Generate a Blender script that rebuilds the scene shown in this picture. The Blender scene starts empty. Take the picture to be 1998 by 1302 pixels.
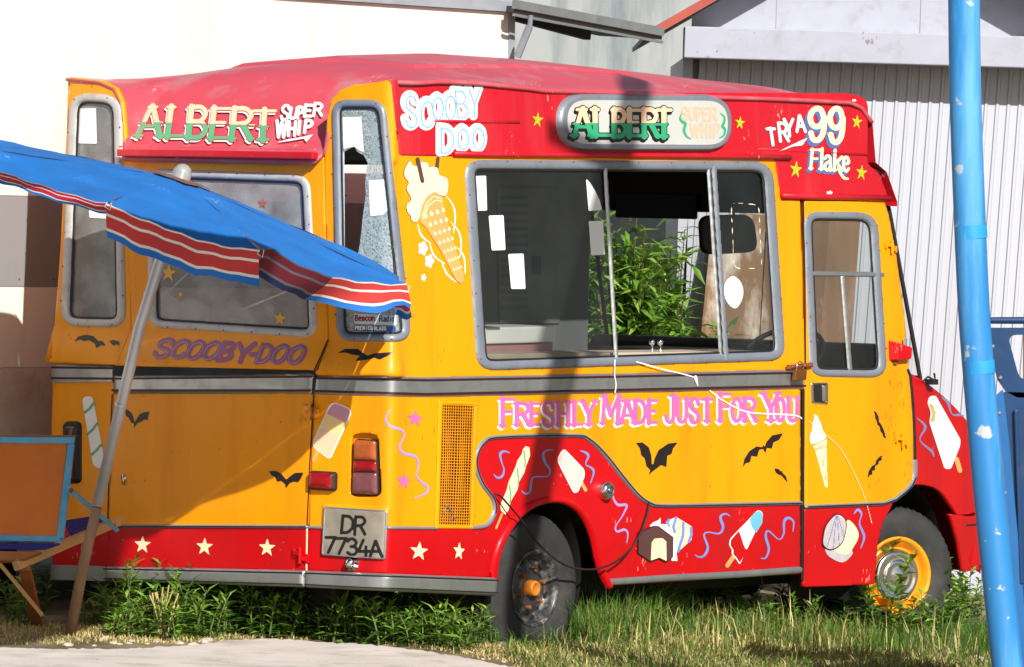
import bpy, bmesh, math, random
import numpy as np
from mathutils import Matrix, Vector
rng = np.random.default_rng(7); random.seed(7)
scene = bpy.context.scene
col = scene.collection
# ------------------------------------------------------------------ camera
F = 12000.0; CZ = 2.3; PITCH = math.radians(1.47); ROLL = 0.03
PW, PH = 1998.0, 1302.0
R0 = np.array([1, 0, 0.]); Fw = np.array([0, math.cos(PITCH), -math.sin(PITCH)]); U0 = np.array([0, math.sin(PITCH), math.cos(PITCH)])
RC = math.cos(ROLL)*R0 + math.sin(ROLL)*U0; UC = -math.sin(ROLL)*R0 + math.cos(ROLL)*U0
CP = np.array([0, 0, CZ])
cam = bpy.data.cameras.new('camera'); cam_o = bpy.data.objects.new('camera', cam); col.objects.link(cam_o)
cam.sensor_width = 36.0; cam.lens = F/PW*36.0; cam.clip_start = 0.5; cam.clip_end = 2000
mw = Matrix.Identity(4)
for i in range(3):
    mw[i][0] = RC[i]; mw[i][1] = UC[i]; mw[i][2] = -Fw[i]; mw[i][3] = CP[i]
cam_o.matrix_world = mw
scene.camera = cam_o
scene.render.resolution_x = 1024; scene.render.resolution_y = 667
# ------------------------------------------------------------------ light
SUN_EL = math.radians(31.0); SUN_AZ = math.radians(19.5)      # sun behind the camera, to the right
sun_to = Vector((math.sin(SUN_AZ)*math.cos(SUN_EL), -math.cos(SUN_AZ)*math.cos(SUN_EL), math.sin(SUN_EL)))
world = bpy.data.worlds.new('World'); scene.world = world; world.use_nodes = True
wn = world.node_tree.nodes; wl = world.node_tree.links
sky = wn.new('ShaderNodeTexSky'); sky.sky_type = 'NISHITA'; sky.sun_disc = False
sky.sun_elevation = SUN_EL; sky.sun_rotation = math.pi - SUN_AZ
sky.dust_density = 1.5
wl.new(sky.outputs[0], wn['Background'].inputs[0]); wn['Background'].inputs[1].default_value = 0.058
sl = bpy.data.lights.new('sun', 'SUN'); sl.energy = 5.0; sl.angle = math.radians(0.53); sl.color = (1.0, 0.95, 0.87)
so = bpy.data.objects.new('sun', sl); col.objects.link(so)
so.rotation_euler = sun_to.to_track_quat('Z', 'Y').to_euler(); so.location = (8, -5, 20)
vs = scene.view_settings; vs.view_transform = 'Standard'; vs.look = 'None'; vs.gamma = 1.0; vs.exposure = 0.30
scene.cycles.max_bounces = 8; scene.cycles.transparent_max_bounces = 16
# ------------------------------------------------------------------ projection helpers
def ray(px, py):
    px = np.asarray(px, float); py = np.asarray(py, float)
    return Fw + RC*((px-999)/F)[..., None] - UC*((py-651)/F)[..., None]
def proj(P):
    d = P - CP; z = d@Fw
    return 999 + F*(d@RC)/z, 651 - F*(d@UC)/z
def at_depth(px, py, depth):
    r = ray(px, py); return CP + r*(depth/r[..., 1])[..., None]
def on_ground(px, py, z=0.0):
    r = ray(px, py); return CP + r*((z-CZ)/r[..., 2])[..., None]
# van frame
A_ = math.radians(37); sA, cA = math.sin(A_), math.cos(A_); VR = -0.010
VO = np.array([-1.48, 30.54, 0.0])
_f = np.array([sA, cA, 0]); _l0 = np.array([-cA, sA, 0]); _u0 = np.array([0, 0, 1.])
_l = math.cos(VR)*_l0 + math.sin(VR)*_u0; _u = -math.sin(VR)*_l0 + math.cos(VR)*_u0
VM = np.stack([_f, _l, _u], 1)
def l2w(p): return p@VM.T + VO
def ray_l(px, py): return ray(px, py)@VM
CL = (CP-VO)@VM
def on_y(px, py, y):
    d = ray_l(px, py); return CL + d*((y-CL[1])/d[..., 1])[..., None]
def on_x(px, py, x):
    d = ray_l(px, py); return CL + d*((x-CL[0])/d[..., 0])[..., None]
# ------------------------------------------------------------------ materials
def lin(r, g, b):
    f = lambda c: (c/255/12.92) if c/255 <= 0.04045 else ((c/255+0.055)/1.055)**2.4
    return (f(r), f(g), f(b))
MATS = {}
def mat(name, color, rough=0.5, metal=0.0, var=0.0, vscale=6.0, dirt=None, dirt_amt=0.0, dirt_scale=3.0, bump=0.0, bscale=200.0, coat=0.0, spec=0.5, trans=0.0, streak=False, speck=None):
    m = bpy.data.materials.new(name); m.use_nodes = True
    nt = m.node_tree; N = nt.nodes; L = nt.links; b = N['Principled BSDF']
    b.inputs['Roughness'].default_value = rough; b.inputs['Metallic'].default_value = metal
    b.inputs['Specular IOR Level'].default_value = spec
    b.inputs['Coat Weight'].default_value = coat; b.inputs['Coat Roughness'].default_value = 0.12
    b.inputs['Base Color'].default_value = (*color, 1)
    tc = N.new('ShaderNodeTexCoord'); src = tc.outputs['Object']
    if streak:
        mp = N.new('ShaderNodeMapping'); mp.inputs['Scale'].default_value = (1, 1, 0.12); L.new(src, mp.inputs[0]); src2 = mp.outputs[0]
    else: src2 = src
    out = None
    if var > 0:
        n = N.new('ShaderNodeTexNoise'); n.inputs['Scale'].default_value = vscale; n.inputs['Detail'].default_value = 6
        L.new(src2, n.inputs['Vector'])
        r = N.new('ShaderNodeMapRange'); r.inputs[1].default_value = 0.3; r.inputs[2].default_value = 0.7
        r.inputs[3].default_value = 1-var; r.inputs[4].default_value = 1+var*0.6; L.new(n.outputs[0], r.inputs[0])
        mx = N.new('ShaderNodeMix'); mx.data_type = 'RGBA'; mx.blend_type = 'MULTIPLY'; mx.inputs[0].default_value = 1
        mx.inputs[6].default_value = (*color, 1); L.new(r.outputs[0], mx.inputs[7]); out = mx.outputs[2]
    if dirt is not None:
        n2 = N.new('ShaderNodeTexNoise'); n2.inputs['Scale'].default_value = dirt_scale; n2.inputs['Detail'].default_value = 9; n2.inputs['Roughness'].default_value = 0.65
        L.new(src2, n2.inputs['Vector'])
        r2 = N.new('ShaderNodeMapRange'); r2.inputs[1].default_value = 0.50; r2.inputs[2].default_value = 0.72
        r2.inputs[3].default_value = 0; r2.inputs[4].default_value = dirt_amt; L.new(n2.outputs[0], r2.inputs[0])
        mx = N.new('ShaderNodeMix'); mx.data_type = 'RGBA'; L.new(r2.outputs[0], mx.inputs[0])
        if out: L.new(out, mx.inputs[6])
        else: mx.inputs[6].default_value = (*color, 1)
        mx.inputs[7].default_value = (*dirt, 1); out = mx.outputs[2]
        r3 = N.new('ShaderNodeMapRange'); r3.inputs[3].default_value = rough; r3.inputs[4].default_value = min(1, rough+0.3)
        L.new(r2.outputs[0], r3.inputs[0]); L.new(r3.outputs[0], b.inputs['Roughness'])
    if speck is not None:      # small chips, scratches and splashes
        mp2 = N.new('ShaderNodeMapping'); mp2.inputs['Scale'].default_value = (1, 1, 0.45); L.new(src, mp2.inputs[0])
        n4 = N.new('ShaderNodeTexNoise'); n4.inputs['Scale'].default_value = 55; n4.inputs['Detail'].default_value = 3; L.new(mp2.outputs[0], n4.inputs['Vector'])
        n5 = N.new('ShaderNodeTexNoise'); n5.inputs['Scale'].default_value = 4; n5.inputs['Detail'].default_value = 4; L.new(src, n5.inputs['Vector'])
        ml = N.new('ShaderNodeMath'); ml.operation = 'MULTIPLY'; L.new(n4.outputs[0], ml.inputs[0]); L.new(n5.outputs[0], ml.inputs[1])
        r5 = N.new('ShaderNodeMapRange'); r5.inputs[1].default_value = 0.41; r5.inputs[2].default_value = 0.43; r5.inputs[3].default_value = 0; r5.inputs[4].default_value = 0.6; L.new(ml.outputs[0], r5.inputs[0])
        mx = N.new('ShaderNodeMix'); mx.data_type = 'RGBA'; L.new(r5.outputs[0], mx.inputs[0])
        if out: L.new(out, mx.inputs[6])
        else: mx.inputs[6].default_value = (*color, 1)
        mx.inputs[7].default_value = (*speck, 1); out = mx.outputs[2]
    if out: L.new(out, b.inputs['Base Color'])
    if bump > 0:
        n3 = N.new('ShaderNodeTexNoise'); n3.inputs['Scale'].default_value = bscale; n3.inputs['Detail'].default_value = 5; L.new(src, n3.inputs['Vector'])
        bp = N.new('ShaderNodeBump'); bp.inputs['Strength'].default_value = bump; bp.inputs['Distance'].default_value = 0.01
        L.new(n3.outputs[0], bp.inputs['Height']); L.new(bp.outputs[0], b.inputs['Normal'])
    if trans > 0: b.inputs['Transmission Weight'].default_value = trans
    MATS[name] = m; return m
def glass_mat(name, tint, refl=0.10, haze=0.0, hazecol=(0.5, 0.55, 0.55)):
    m = bpy.data.materials.new(name); m.use_nodes = True
    nt = m.node_tree; N = nt.nodes; L = nt.links
    for n in list(N): N.remove(n)
    o = N.new('ShaderNodeOutputMaterial'); t = N.new('ShaderNodeBsdfTransparent'); t.inputs[0].default_value = (*tint, 1)
    g = N.new('ShaderNodeBsdfGlossy'); g.inputs['Roughness'].default_value = 0.04
    lw = N.new('ShaderNodeFresnel'); lw.inputs[0].default_value = 1.5
    mr = N.new('ShaderNodeMath'); mr.operation = 'MULTIPLY_ADD'; mr.inputs[1].default_value = 1.0; mr.inputs[2].default_value = refl-0.05; L.new(lw.outputs[0], mr.inputs[0])
    mx = N.new('ShaderNodeMixShader'); L.new(mr.outputs[0], mx.inputs[0]); L.new(t.outputs[0], mx.inputs[1]); L.new(g.outputs[0], mx.inputs[2])
    last = mx.outputs[0]
    if haze > 0:
        d = N.new('ShaderNodeBsdfDiffuse'); d.inputs[0].default_value = (*hazecol, 1)
        tc = N.new('ShaderNodeTexCoord'); n = N.new('ShaderNodeTexNoise'); n.inputs['Scale'].default_value = 5; n.inputs['Detail'].default_value = 8; L.new(tc.outputs['Object'], n.inputs['Vector'])
        r = N.new('ShaderNodeMapRange'); r.inputs[1].default_value = 0.3; r.inputs[2].default_value = 0.75; r.inputs[3].default_value = haze*0.5; r.inputs[4].default_value = haze*1.4; L.new(n.outputs[0], r.inputs[0])
        m2 = N.new('ShaderNodeMixShader'); L.new(r.outputs[0], m2.inputs[0]); L.new(last, m2.inputs[1]); L.new(d.outputs[0], m2.inputs[2]); last = m2.outputs[0]
    L.new(last, o.inputs[0]); MATS[name] = m; return m
def crazed_mat(name):
    # shattered safety glass: a fine net of cracks over grey-green glass
    m = bpy.data.materials.new(name); m.use_nodes = True
    nt = m.node_tree; N = nt.nodes; L = nt.links; b = N['Principled BSDF']
    tc = N.new('ShaderNodeTexCoord'); v = N.new('ShaderNodeTexVoronoi'); v.feature = 'DISTANCE_TO_EDGE'; v.inputs['Scale'].default_value = 90; L.new(tc.outputs['Object'], v.inputs['Vector'])
    v2 = N.new('ShaderNodeTexVoronoi'); v2.inputs['Scale'].default_value = 90; L.new(tc.outputs['Object'], v2.inputs['Vector'])
    r = N.new('ShaderNodeMapRange'); r.inputs[1].default_value = 0.0; r.inputs[2].default_value = 0.10; r.inputs[3].default_value = 1; r.inputs[4].default_value = 0; L.new(v.outputs[0], r.inputs[0])
    bw = N.new('ShaderNodeSeparateColor'); L.new(v2.outputs['Color'], bw.inputs[0])
    cr = N.new('ShaderNodeMix'); cr.data_type = 'RGBA'; cr.inputs[6].default_value = (*lin(112, 130, 132), 1); cr.inputs[7].default_value = (*lin(168, 184, 186), 1); L.new(bw.outputs[0], cr.inputs[0])
    mx = N.new('ShaderNodeMix'); mx.data_type = 'RGBA'; L.new(r.outputs[0], mx.inputs[0]); L.new(cr.outputs[2], mx.inputs[6]); mx.inputs[7].default_value = (*lin(205, 215, 215), 1)
    L.new(mx.outputs[2], b.inputs['Base Color']); b.inputs['Roughness'].default_value = 0.25
    bp = N.new('ShaderNodeBump'); bp.inputs['Strength'].default_value = 0.6; bp.inputs['Distance'].default_value = 0.004; L.new(bw.outputs[1], bp.inputs['Height']); L.new(bp.outputs[0], b.inputs['Normal'])
    t = N.new('ShaderNodeBsdfTransparent'); ms = N.new('ShaderNodeMixShader'); ms.inputs[0].default_value = 0.8
    L.new(t.outputs[0], ms.inputs[1]); L.new(b.outputs[0], ms.inputs[2]); L.new(ms.outputs[0], N['Material Output'].inputs[0])
    MATS[name] = m; return m
yellow = mat('yellow_paint', lin(248, 156, 0), 0.38, var=0.05, vscale=2.5, dirt=lin(196, 108, 6), dirt_amt=0.4, dirt_scale=3.2, coat=0.12, spec=0.3, streak=True, speck=lin(120, 74, 24), bump=0.02, bscale=60)
red = mat('red_paint', lin(196, 6, 18), 0.36, var=0.08, vscale=3, dirt=lin(140, 28, 30), dirt_amt=0.45, dirt_scale=4, coat=0.12, spec=0.3, streak=True, speck=lin(220, 150, 140), bump=0.02, bscale=60)
roof_red = mat('faded_red_roof_paint', lin(206, 78, 92), 0.42, var=0.10, vscale=2, dirt=lin(182, 132, 138), dirt_amt=0.9, dirt_scale=2.6, speck=lin(236, 214, 210), coat=0.1, bump=0.03, bscale=40)
band_red = mat('red_band_paint', lin(192, 24, 40), 0.42, spec=0.25, var=0.06, vscale=2.5, dirt=lin(190, 80, 84), dirt_amt=0.45, dirt_scale=3, streak=True, speck=lin(230, 190, 180), coat=0.15, bump=0.02, bscale=50)
alu = mat('aluminium_trim', lin(176, 180, 182), 0.38, metal=0.75, var=0.12, vscale=5, dirt=lin(110, 108, 100), dirt_amt=0.4, dirt_scale=9)
frame_pale = mat('pale_window_trim', lin(192, 190, 188), 0.5, metal=0.15, var=0.10, vscale=7, dirt=lin(120, 112, 104), dirt_amt=0.5, dirt_scale=14)
frame_grey = mat('grey_window_trim', lin(132, 140, 152), 0.45, metal=0.25, var=0.10, vscale=7, dirt=lin(100, 96, 92), dirt_amt=0.5, dirt_scale=14)
inner_grey = mat('inner_lining', lin(168, 170, 170), 0.7, var=0.15, vscale=3)
dark = mat('black_rubber', (0.012, 0.011, 0.012), 0.6)
maroon = mat('maroon_insert', lin(60, 18, 26), 0.5)
black_paint = mat('black_paint', (0.012, 0.010, 0.012), 0.4)
white_paint = mat('white_paint', lin(238, 238, 236), 0.4, var=0.05)
cream_paint = mat('cream_paint', lin(248, 232, 190), 0.4, var=0.05)
peach = mat('peach_paint', lin(248, 205, 170), 0.4, var=0.05)
green_paint = mat('sea_green_paint', lin(98, 172, 128), 0.4, var=0.08)
sign_green = mat('sign_green_paint', lin(52, 168, 118), 0.35, var=0.06)
paleblue = mat('pale_blue_paint', lin(196, 228, 234), 0.35, var=0.08, vscale=30)
blue_paint = mat('lavender_blue_paint', lin(120, 148, 222), 0.4, var=0.1)
blue_shadow = mat('slate_blue_paint', lin(84, 108, 168), 0.4, var=0.08)
skyblue = mat('sky_blue_paint', lin(110, 190, 228), 0.4, var=0.06)
pink_paint = mat('pink_paint', lin(222, 108, 176), 0.4, var=0.14, vscale=12)
palepink = mat('pale_pink_paint', lin(244, 206, 200), 0.4, var=0.05)
mauve = mat('mauve_paint', lin(158, 82, 128), 0.4, var=0.15, vscale=14)
lime = mat('lime_paint', lin(178, 190, 40), 0.4, var=0.08)
brown_paint = mat('chocolate_paint', lin(92, 60, 62), 0.4, var=0.08)
tan_paint = mat('wafer_paint', lin(232, 168, 100), 0.4, var=0.08)
orange_line = mat('orange_line_paint', lin(226, 140, 70), 0.4)
lilac_grey = mat('lilac_grey_paint', lin(196, 188, 196), 0.4, var=0.1, vscale=20)
star_gold = mat('gold_star_sticker', lin(226, 170, 60), 0.5)
star_blue = mat('blue_star_sticker', lin(30, 80, 150), 0.5)
paper = mat('white_paper', lin(240, 240, 240), 0.6, var=0.04)
glass = glass_mat('window_glass', (0.80, 0.83, 0.82), 0.06, 0.022, (0.42, 0.44, 0.44))
rear_glass = glass_mat('brightened_rear_glass', (0.86, 0.87, 0.86), 0.06, 0.40, (0.60, 0.61, 0.60))  # diffuse haze brightens these panes in place of the pale view through them
crazed = crazed_mat('shattered_glass')
chrome = mat('chrome', (0.75, 0.76, 0.78), 0.12, metal=1.0)
tyre_m = mat('tyre_rubber', (0.028, 0.028, 0.030), 0.75, var=0.3, vscale=8, dirt=lin(96, 90, 80), dirt_amt=0.35, dirt_scale=6, bump=0.2, bscale=90)
rim_black = mat('worn_black_rim', (0.03, 0.03, 0.032), 0.35, dirt=lin(150, 146, 140), dirt_amt=0.8, dirt_scale=16, coat=0.2)
rust = mat('rust', lin(134, 74, 36), 0.85, var=0.3, vscale=30)
orange_metal = mat('orange_rim_paint', lin(246, 158, 16), 0.4, var=0.08, dirt=lin(120, 84, 40), dirt_amt=0.4, dirt_scale=16)
lamp_red = mat('red_lamp_lens', lin(150, 10, 18), 0.18, coat=0.5, var=0.15, vscale=30)
lamp_amber = mat('amber_lamp_lens', lin(168, 84, 40), 0.2, coat=0.5, var=0.15, vscale=30)
lamp_smoke = mat('smoky_lamp_lens', lin(120, 70, 76), 0.2, coat=0.5, var=0.2, vscale=30)
lamp_dark = mat('dark_brown_lamp_lens', lin(70, 30, 22), 0.25, coat=0.4)
plate_m = mat('metal_number_plate', lin(184, 176, 164), 0.22, metal=0.5, var=0.25, vscale=9, dirt=lin(120, 110, 96), dirt_amt=0.5, dirt_scale=12)
# ------------------------------------------------------------------ mesh / object helpers
def new_obj(name, verts, faces, m, parent=None, smooth=True, mats=None, fmat=None, kind=None):
    me = bpy.data.meshes.new(name)
    me.from_pydata([tuple(map(float, v)) for v in verts] if not isinstance(verts, np.ndarray) else verts.tolist(), [], faces)
    for mm in (mats or [m]): me.materials.append(mm)
    if fmat is not None: me.polygons.foreach_set('material_index', np.asarray(fmat, dtype=np.int32))
    if smooth: me.polygons.foreach_set('use_smooth', np.ones(len(me.polygons), dtype=bool))
    me.update()
    o = bpy.data.objects.new(name, me); col.objects.link(o)
    if parent is not None: o.parent = parent
    if kind: o['kind'] = kind
    return o
def empty(name, loc=(0, 0, 0), label=None, cat=None, group=None):
    o = bpy.data.objects.new(name, None); col.objects.link(o); o.location = loc; o.empty_display_size = 0.2
    tag(o, label, cat, group); return o
def tag(o, label=None, cat=None, group=None, kind=None):
    if label: o['label'] = label
    if cat: o['category'] = cat
    if group: o['group'] = group
    if kind: o['kind'] = kind
    return o
class MB:
    def __init__(s): s.v = []; s.f = []; s.m = []
    def add(s, v, f, mi=0):
        k = len(s.v); s.v += [tuple(map(float, q)) for q in v]; s.f += [tuple(i+k for i in q) for q in f]; s.m += [mi]*len(f)
    def box(s, c, size, rot=None, mi=0):
        hx, hy, hz = [q/2 for q in size]
        v = [Vector((x, y, z)) for x in (-hx, hx) for y in (-hy, hy) for z in (-hz, hz)]
        if rot is not None: v = [rot@q for q in v]
        v = [(q.x+c[0], q.y+c[1], q.z+c[2]) for q in v]
        s.add(v, [(0, 1, 3, 2), (4, 6, 7, 5), (0, 4, 5, 1), (2, 3, 7, 6), (0, 2, 6, 4), (1, 5, 7, 3)], mi)
    def hexa(s, a, b, mi=0):   # two matching rings of points (prism)
        n = len(a); s.add(list(a)+list(b), [tuple(range(n))[::-1], tuple(range(n, 2*n))] + [(i, (i+1) % n, n+(i+1) % n, n+i) for i in range(n)], mi)
    def bar(s, p0, p1, w, h, upv=(0, 0, 1), mi=0):
        p0 = Vector(p0); p1 = Vector(p1); d = (p1-p0).normalized(); sd = d.cross(Vector(upv)).normalized(); up = sd.cross(d)
        ring = lambda p: [p+sd*(w/2*a)+up*(h/2*b) for a, b in ((-1, -1), (1, -1), (1, 1), (-1, 1))]
        s.hexa([tuple(q) for q in ring(p0)], [tuple(q) for q in ring(p1)], mi)
    def tube(s, pts, r, n=8, mi=0, caps=True):
        pts = [Vector(p) for p in pts]; rr = r if isinstance(r, (list, tuple)) else [r]*len(pts)
        t0 = (pts[1]-pts[0]).normalized(); a = t0.orthogonal().normalized(); vs_, fs = [], []
        for i, p in enumerate(pts):
            t = (pts[min(i+1, len(pts)-1)]-pts[max(i-1, 0)]).normalized(); a = (a-t*a.dot(t)).normalized(); b = t.cross(a)
            for k in range(n):
                q = 2*math.pi*k/n; vs_.append(tuple(p+(a*math.cos(q)+b*math.sin(q))*rr[i]))
        for i in range(len(pts)-1):
            for k in range(n): fs.append((i*n+k, i*n+(k+1) % n, (i+1)*n+(k+1) % n, (i+1)*n+k))
        if caps: fs += [tuple(range(n))[::-1], tuple(range((len(pts)-1)*n, len(pts)*n))]
        s.add(vs_, fs, mi)
    def lathe(s, prof, n=32, mat4=None, mi=0, close=False):
        vs_ = []; fs = []
        for (r, h) in prof:
            for k in range(n):
                q = 2*math.pi*k/n; v = Vector((r*math.cos(q), r*math.sin(q), h)); v = mat4@v if mat4 else v; vs_.append(tuple(v))
        for i in range(len(prof)-1):
            for k in range(n): fs.append((i*n+k, i*n+(k+1) % n, (i+1)*n+(k+1) % n, (i+1)*n+k))
        if close: fs += [tuple(range(n))[::-1], tuple(range((len(prof)-1)*n, len(prof)*n))]
        s.add(vs_, fs, mi)
    def obj(s, name, m, parent=None, smooth=False, mats=None, bevel=0, kind=None):
        o = new_obj(name, s.v, s.f, m, parent, smooth, mats, s.m if mats else None, kind)
        if bevel:
            md = o.modifiers.new('bevel', 'BEVEL'); md.width = bevel; md.segments = 2; md.limit_method = 'ANGLE'
        return o
# ------------------------------------------------------------------ 2-D signed distance shapes (in photograph pixels)
def sd_poly(X, Y, P):
    P = np.asarray(P, float); d = np.full(X.shape, 1e18); s = np.ones(X.shape)
    n = len(P)
    for i in range(n):
        a = P[i]; b = P[i-1]; ex, ey = b[0]-a[0], b[1]-a[1]; wx, wy = X-a[0], Y-a[1]
        L2 = ex*ex+ey*ey
        if L2 < 1e-9: continue
        t = np.clip((wx*ex+wy*ey)/L2, 0, 1); d = np.minimum(d, (wx-ex*t)**2+(wy-ey*t)**2)
        c1 = Y >= a[1]; c2 = Y < b[1]; c3 = ex*wy > ey*wx
        s = np.where((c1 & c2 & c3) | (~c1 & ~c2 & ~c3), -s, s)
    return s*np.sqrt(d)
def sd_stroke(X, Y, pts, r):
    pts = np.asarray(pts, float); n = len(pts)
    rr = np.interp(np.linspace(0, 1, n), np.linspace(0, 1, len(r)), r) if isinstance(r, (list, tuple, np.ndarray)) else np.full(n, float(r))
    d = np.full(X.shape, 1e9)
    for i in range(n-1):
        a, b = pts[i], pts[i+1]; ex, ey = b-a; L2 = ex*ex+ey*ey
        if L2 < 1e-9: continue
        t = np.clip(((X-a[0])*ex+(Y-a[1])*ey)/L2, 0, 1)
        d = np.minimum(d, np.hypot(X-a[0]-ex*t, Y-a[1]-ey*t)-(rr[i]+(rr[i+1]-rr[i])*t))
    return d
def spline(pts, n=8, closed=False):
    P = np.asarray(pts, float); m = len(P); out = []
    rng_ = range(m if closed else m-1)
    for i in rng_:
        if closed: p0, p1, p2, p3 = P[i-1], P[i], P[(i+1) % m], P[(i+2) % m]
        else: p0, p1, p2, p3 = P[max(i-1, 0)], P[i], P[i+1], P[min(i+2, m-1)]
        for k in range(n):
            t = k/n; out.append(0.5*((2*p1)+(p2-p0)*t+(2*p0-5*p1+4*p2-p3)*t*t+(3*p1-p0-3*p2+p3)*t**3))
    if not closed: out.append(P[-1])
    return np.array(out)
def rpoly(pts, r, n=6):
    P = [np.asarray(p, float) for p in pts]; m = len(P); rs = r if isinstance(r, (list, tuple)) else [r]*m; out = []
    for i in range(m):
        a, b, c = P[i-1], P[i], P[(i+1) % m]; u = (a-b); v = (c-b); lu, lv = np.linalg.norm(u), np.linalg.norm(v)
        k = min(rs[i], lu*0.49, lv*0.49)
        if k < 0.5: out.append(b); continue
        p, q = b+u/lu*k, b+v/lv*k
        for j in range(n+1):
            t = j/n; out.append((1-t)**2*p+2*t*(1-t)*b+t*t*q)
    return np.array(out)
def star_pts(cx, cy, r, sx=1.0, rot=0.0, inner=0.4):
    out = []
    for k in range(10):
        q = -math.pi/2+rot+k*math.pi/5; rr = r if k % 2 == 0 else r*inner
        out.append((cx+rr*math.cos(q)*sx, cy+rr*math.sin(q)))
    return out
def crop(pts, ox, oy, s): return [(ox+x/s, oy+y/s) for x, y in pts]
def march(fn, bbox, step):
    x0, y0, x1, y1 = bbox; nx = int(math.ceil((x1-x0)/step))+1; ny = int(math.ceil((y1-y0)/step))+1
    gx = x0+np.arange(nx)*step; gy = y0+np.arange(ny)*step; X, Y = np.meshgrid(gx, gy); D = fn(X, Y)
    ins = D < 0; idx = -np.ones(D.shape, int); V = []; DV = []
    used = ins.copy(); ids = np.argwhere(used)
    idx[used] = np.arange(len(ids)); V = np.stack([X[used], Y[used]], 1).tolist(); DV = D[used].tolist()
    a = ins[:-1, :-1]; b = ins[:-1, 1:]; c = ins[1:, 1:]; d = ins[1:, :-1]
    full = a & b & c & d; faces = []
    ii = np.argwhere(full)
    if len(ii):
        i, j = ii[:, 0], ii[:, 1]
        faces = np.stack([idx[i, j], idx[i+1, j], idx[i+1, j+1], idx[i, j+1]], 1).tolist()
    part = (a | b | c | d) & ~full; cache = {}
    def cross(i0, j0, i1, j1):
        k = (i0, j0, i1, j1) if (i0, j0) < (i1, j1) else (i1, j1, i0, j0)
        if k in cache: return cache[k]
        i0, j0, i1, j1 = k; t = D[i0, j0]/(D[i0, j0]-D[i1, j1]); t = min(max(t, 0.04), 0.96)
        V.append([X[i0, j0]+(X[i1, j1]-X[i0, j0])*t, Y[i0, j0]+(Y[i1, j1]-Y[i0, j0])*t]); DV.append(0.0)
        cache[k] = len(V)-1; return cache[k]
    for i, j in np.argwhere(part):
        cs = [(i, j), (i+1, j), (i+1, j+1), (i, j+1)]; st = [ins[q] for q in cs]
        if st == [True, False, True, False] or st == [False, True, False, True]:
            for k in range(4):
                if st[k]:
                    p, n_ = cs[k-1], cs[(k+1) % 4]; faces.append([cross(*p, *cs[k]), int(idx[cs[k]]), cross(*cs[k], *n_)])
            continue
        poly = []
        for k in range(4):
            if st[k]: poly.append(int(idx[cs[k]]))
            if st[k] != st[(k+1) % 4]: poly.append(cross(*cs[k], *cs[(k+1) % 4]))
        if len(poly) >= 3: faces.append(poly)
    return np.array(V).reshape(-1, 2), faces, np.array(DV)
# ------------------------------------------------------------------ the van's skin: plan outline (u) x height (z)
_pl = [(2.2, 1.115), (0.05, 1.115), (0.0, 0.62), (0.0, -0.65), (0.05, -1.11), (4.62, -1.11), (5.62, -0.97)]
def _dense(P, s=0.004):
    out = []
    for a, b in zip(P[:-1], P[1:]):
        a = np.array(a, float); b = np.array(b, float); n = int(np.linalg.norm(b-a)/s)
        out.append(a+(b-a)*np.linspace(0, 1, n, endpoint=False)[:, None])
    return np.vstack(out+[np.array(P[-1], float)[None]])
_D = _dense(_pl); _k = np.exp(-0.5*(np.arange(-30, 31)/9.0)**2); _k /= _k.sum()
_DS = np.stack([np.convolve(np.pad(_D[:, i], 30, mode='reflect', reflect_type='odd'), _k, 'valid') for i in (0, 1)], 1)
_seg = np.hypot(*np.diff(_DS, axis=0).T); _U = np.concatenate([[0], np.cumsum(_seg)])
_i0 = np.argmin(np.abs(_DS[:, 1])+10*(np.abs(_DS[:, 0]) > 0.02)); _U = _U-_U[_i0]
_T = np.gradient(_DS, axis=0); _T /= np.linalg.norm(_T, axis=1)[:, None]; _N = np.stack([_T[:, 1], -_T[:, 0]], 1)
if _N[_i0, 0] > 0: _N = -_N
U_KR = _U[np.argmin(np.hypot(_DS[:, 0]-0.05, _DS[:, 1]+1.11))]; U_KL = _U[np.argmin(np.hypot(_DS[:, 0]-0.05, _DS[:, 1]-1.115))]
def sm(x, a, b):
    t = np.clip((x-a)/(b-a), 0, 1); return t*t*(3-2*t)
def skin(u, z, off=0.0):
    x = np.interp(u, _U, _DS[:, 0]); y = np.interp(u, _U, _DS[:, 1]); nx = np.interp(u, _U, _N[:, 0]); ny = np.interp(u, _U, _N[:, 1])
    side = np.maximum(sm(u, U_KR-0.10, U_KR+0.03), sm(-u, -U_KL-0.10, -U_KL+0.03))
    t = np.maximum(0, z-1.3)*(0.02+np.where(u > 0, 0.05, 0.030)*side) + 0.03*sm(-z, -0.55, -0.15)*side
    rearw = 1-np.maximum(sm(u, U_KR-0.02, U_KR+0.10), sm(-u, -U_KL-0.02, -U_KL+0.10))
    t = t-0.045*rearw*(1-sm(z, 1.30, 1.50))*sm(z, 1.285, 1.295)
    wav = 0.0018*np.sin(u*5.1+z*3.0)*np.sin(z*6.3+1.0)+0.0011*np.sin(u*11.0+2.0)*np.sin(z*9.0)+0.0006*np.sin(u*23.0+z*7)*np.sin(z*19.0+u*5)
    k = -t+wav+off
    return np.stack([x+nx*k, y+ny*k, z], -1)
_ZL = np.unique(np.concatenate([np.linspace(-0.1, 1.26, 20), np.linspace(1.27, 1.53, 14), np.linspace(1.56, 2.95, 22)])); _UG = np.linspace(U_KL-0.12, _U[-1], 1500); _TB = []
for _z in _ZL:
    _a, _b = proj(l2w(skin(_UG, np.full(_UG.shape, _z)))); _i = int(np.argmin(_a[:400])); _j = int(np.argmax(_a))+1
    _TB.append((np.maximum.accumulate(_a[_i:_j])+np.arange(_j-_i)*1e-7, _UG[_i:_j], _b[_i:_j]))
_SILY = np.array([t[2][0] for t in _TB])[::-1]; _SILX = np.array([t[0][0] for t in _TB])[::-1]
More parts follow.
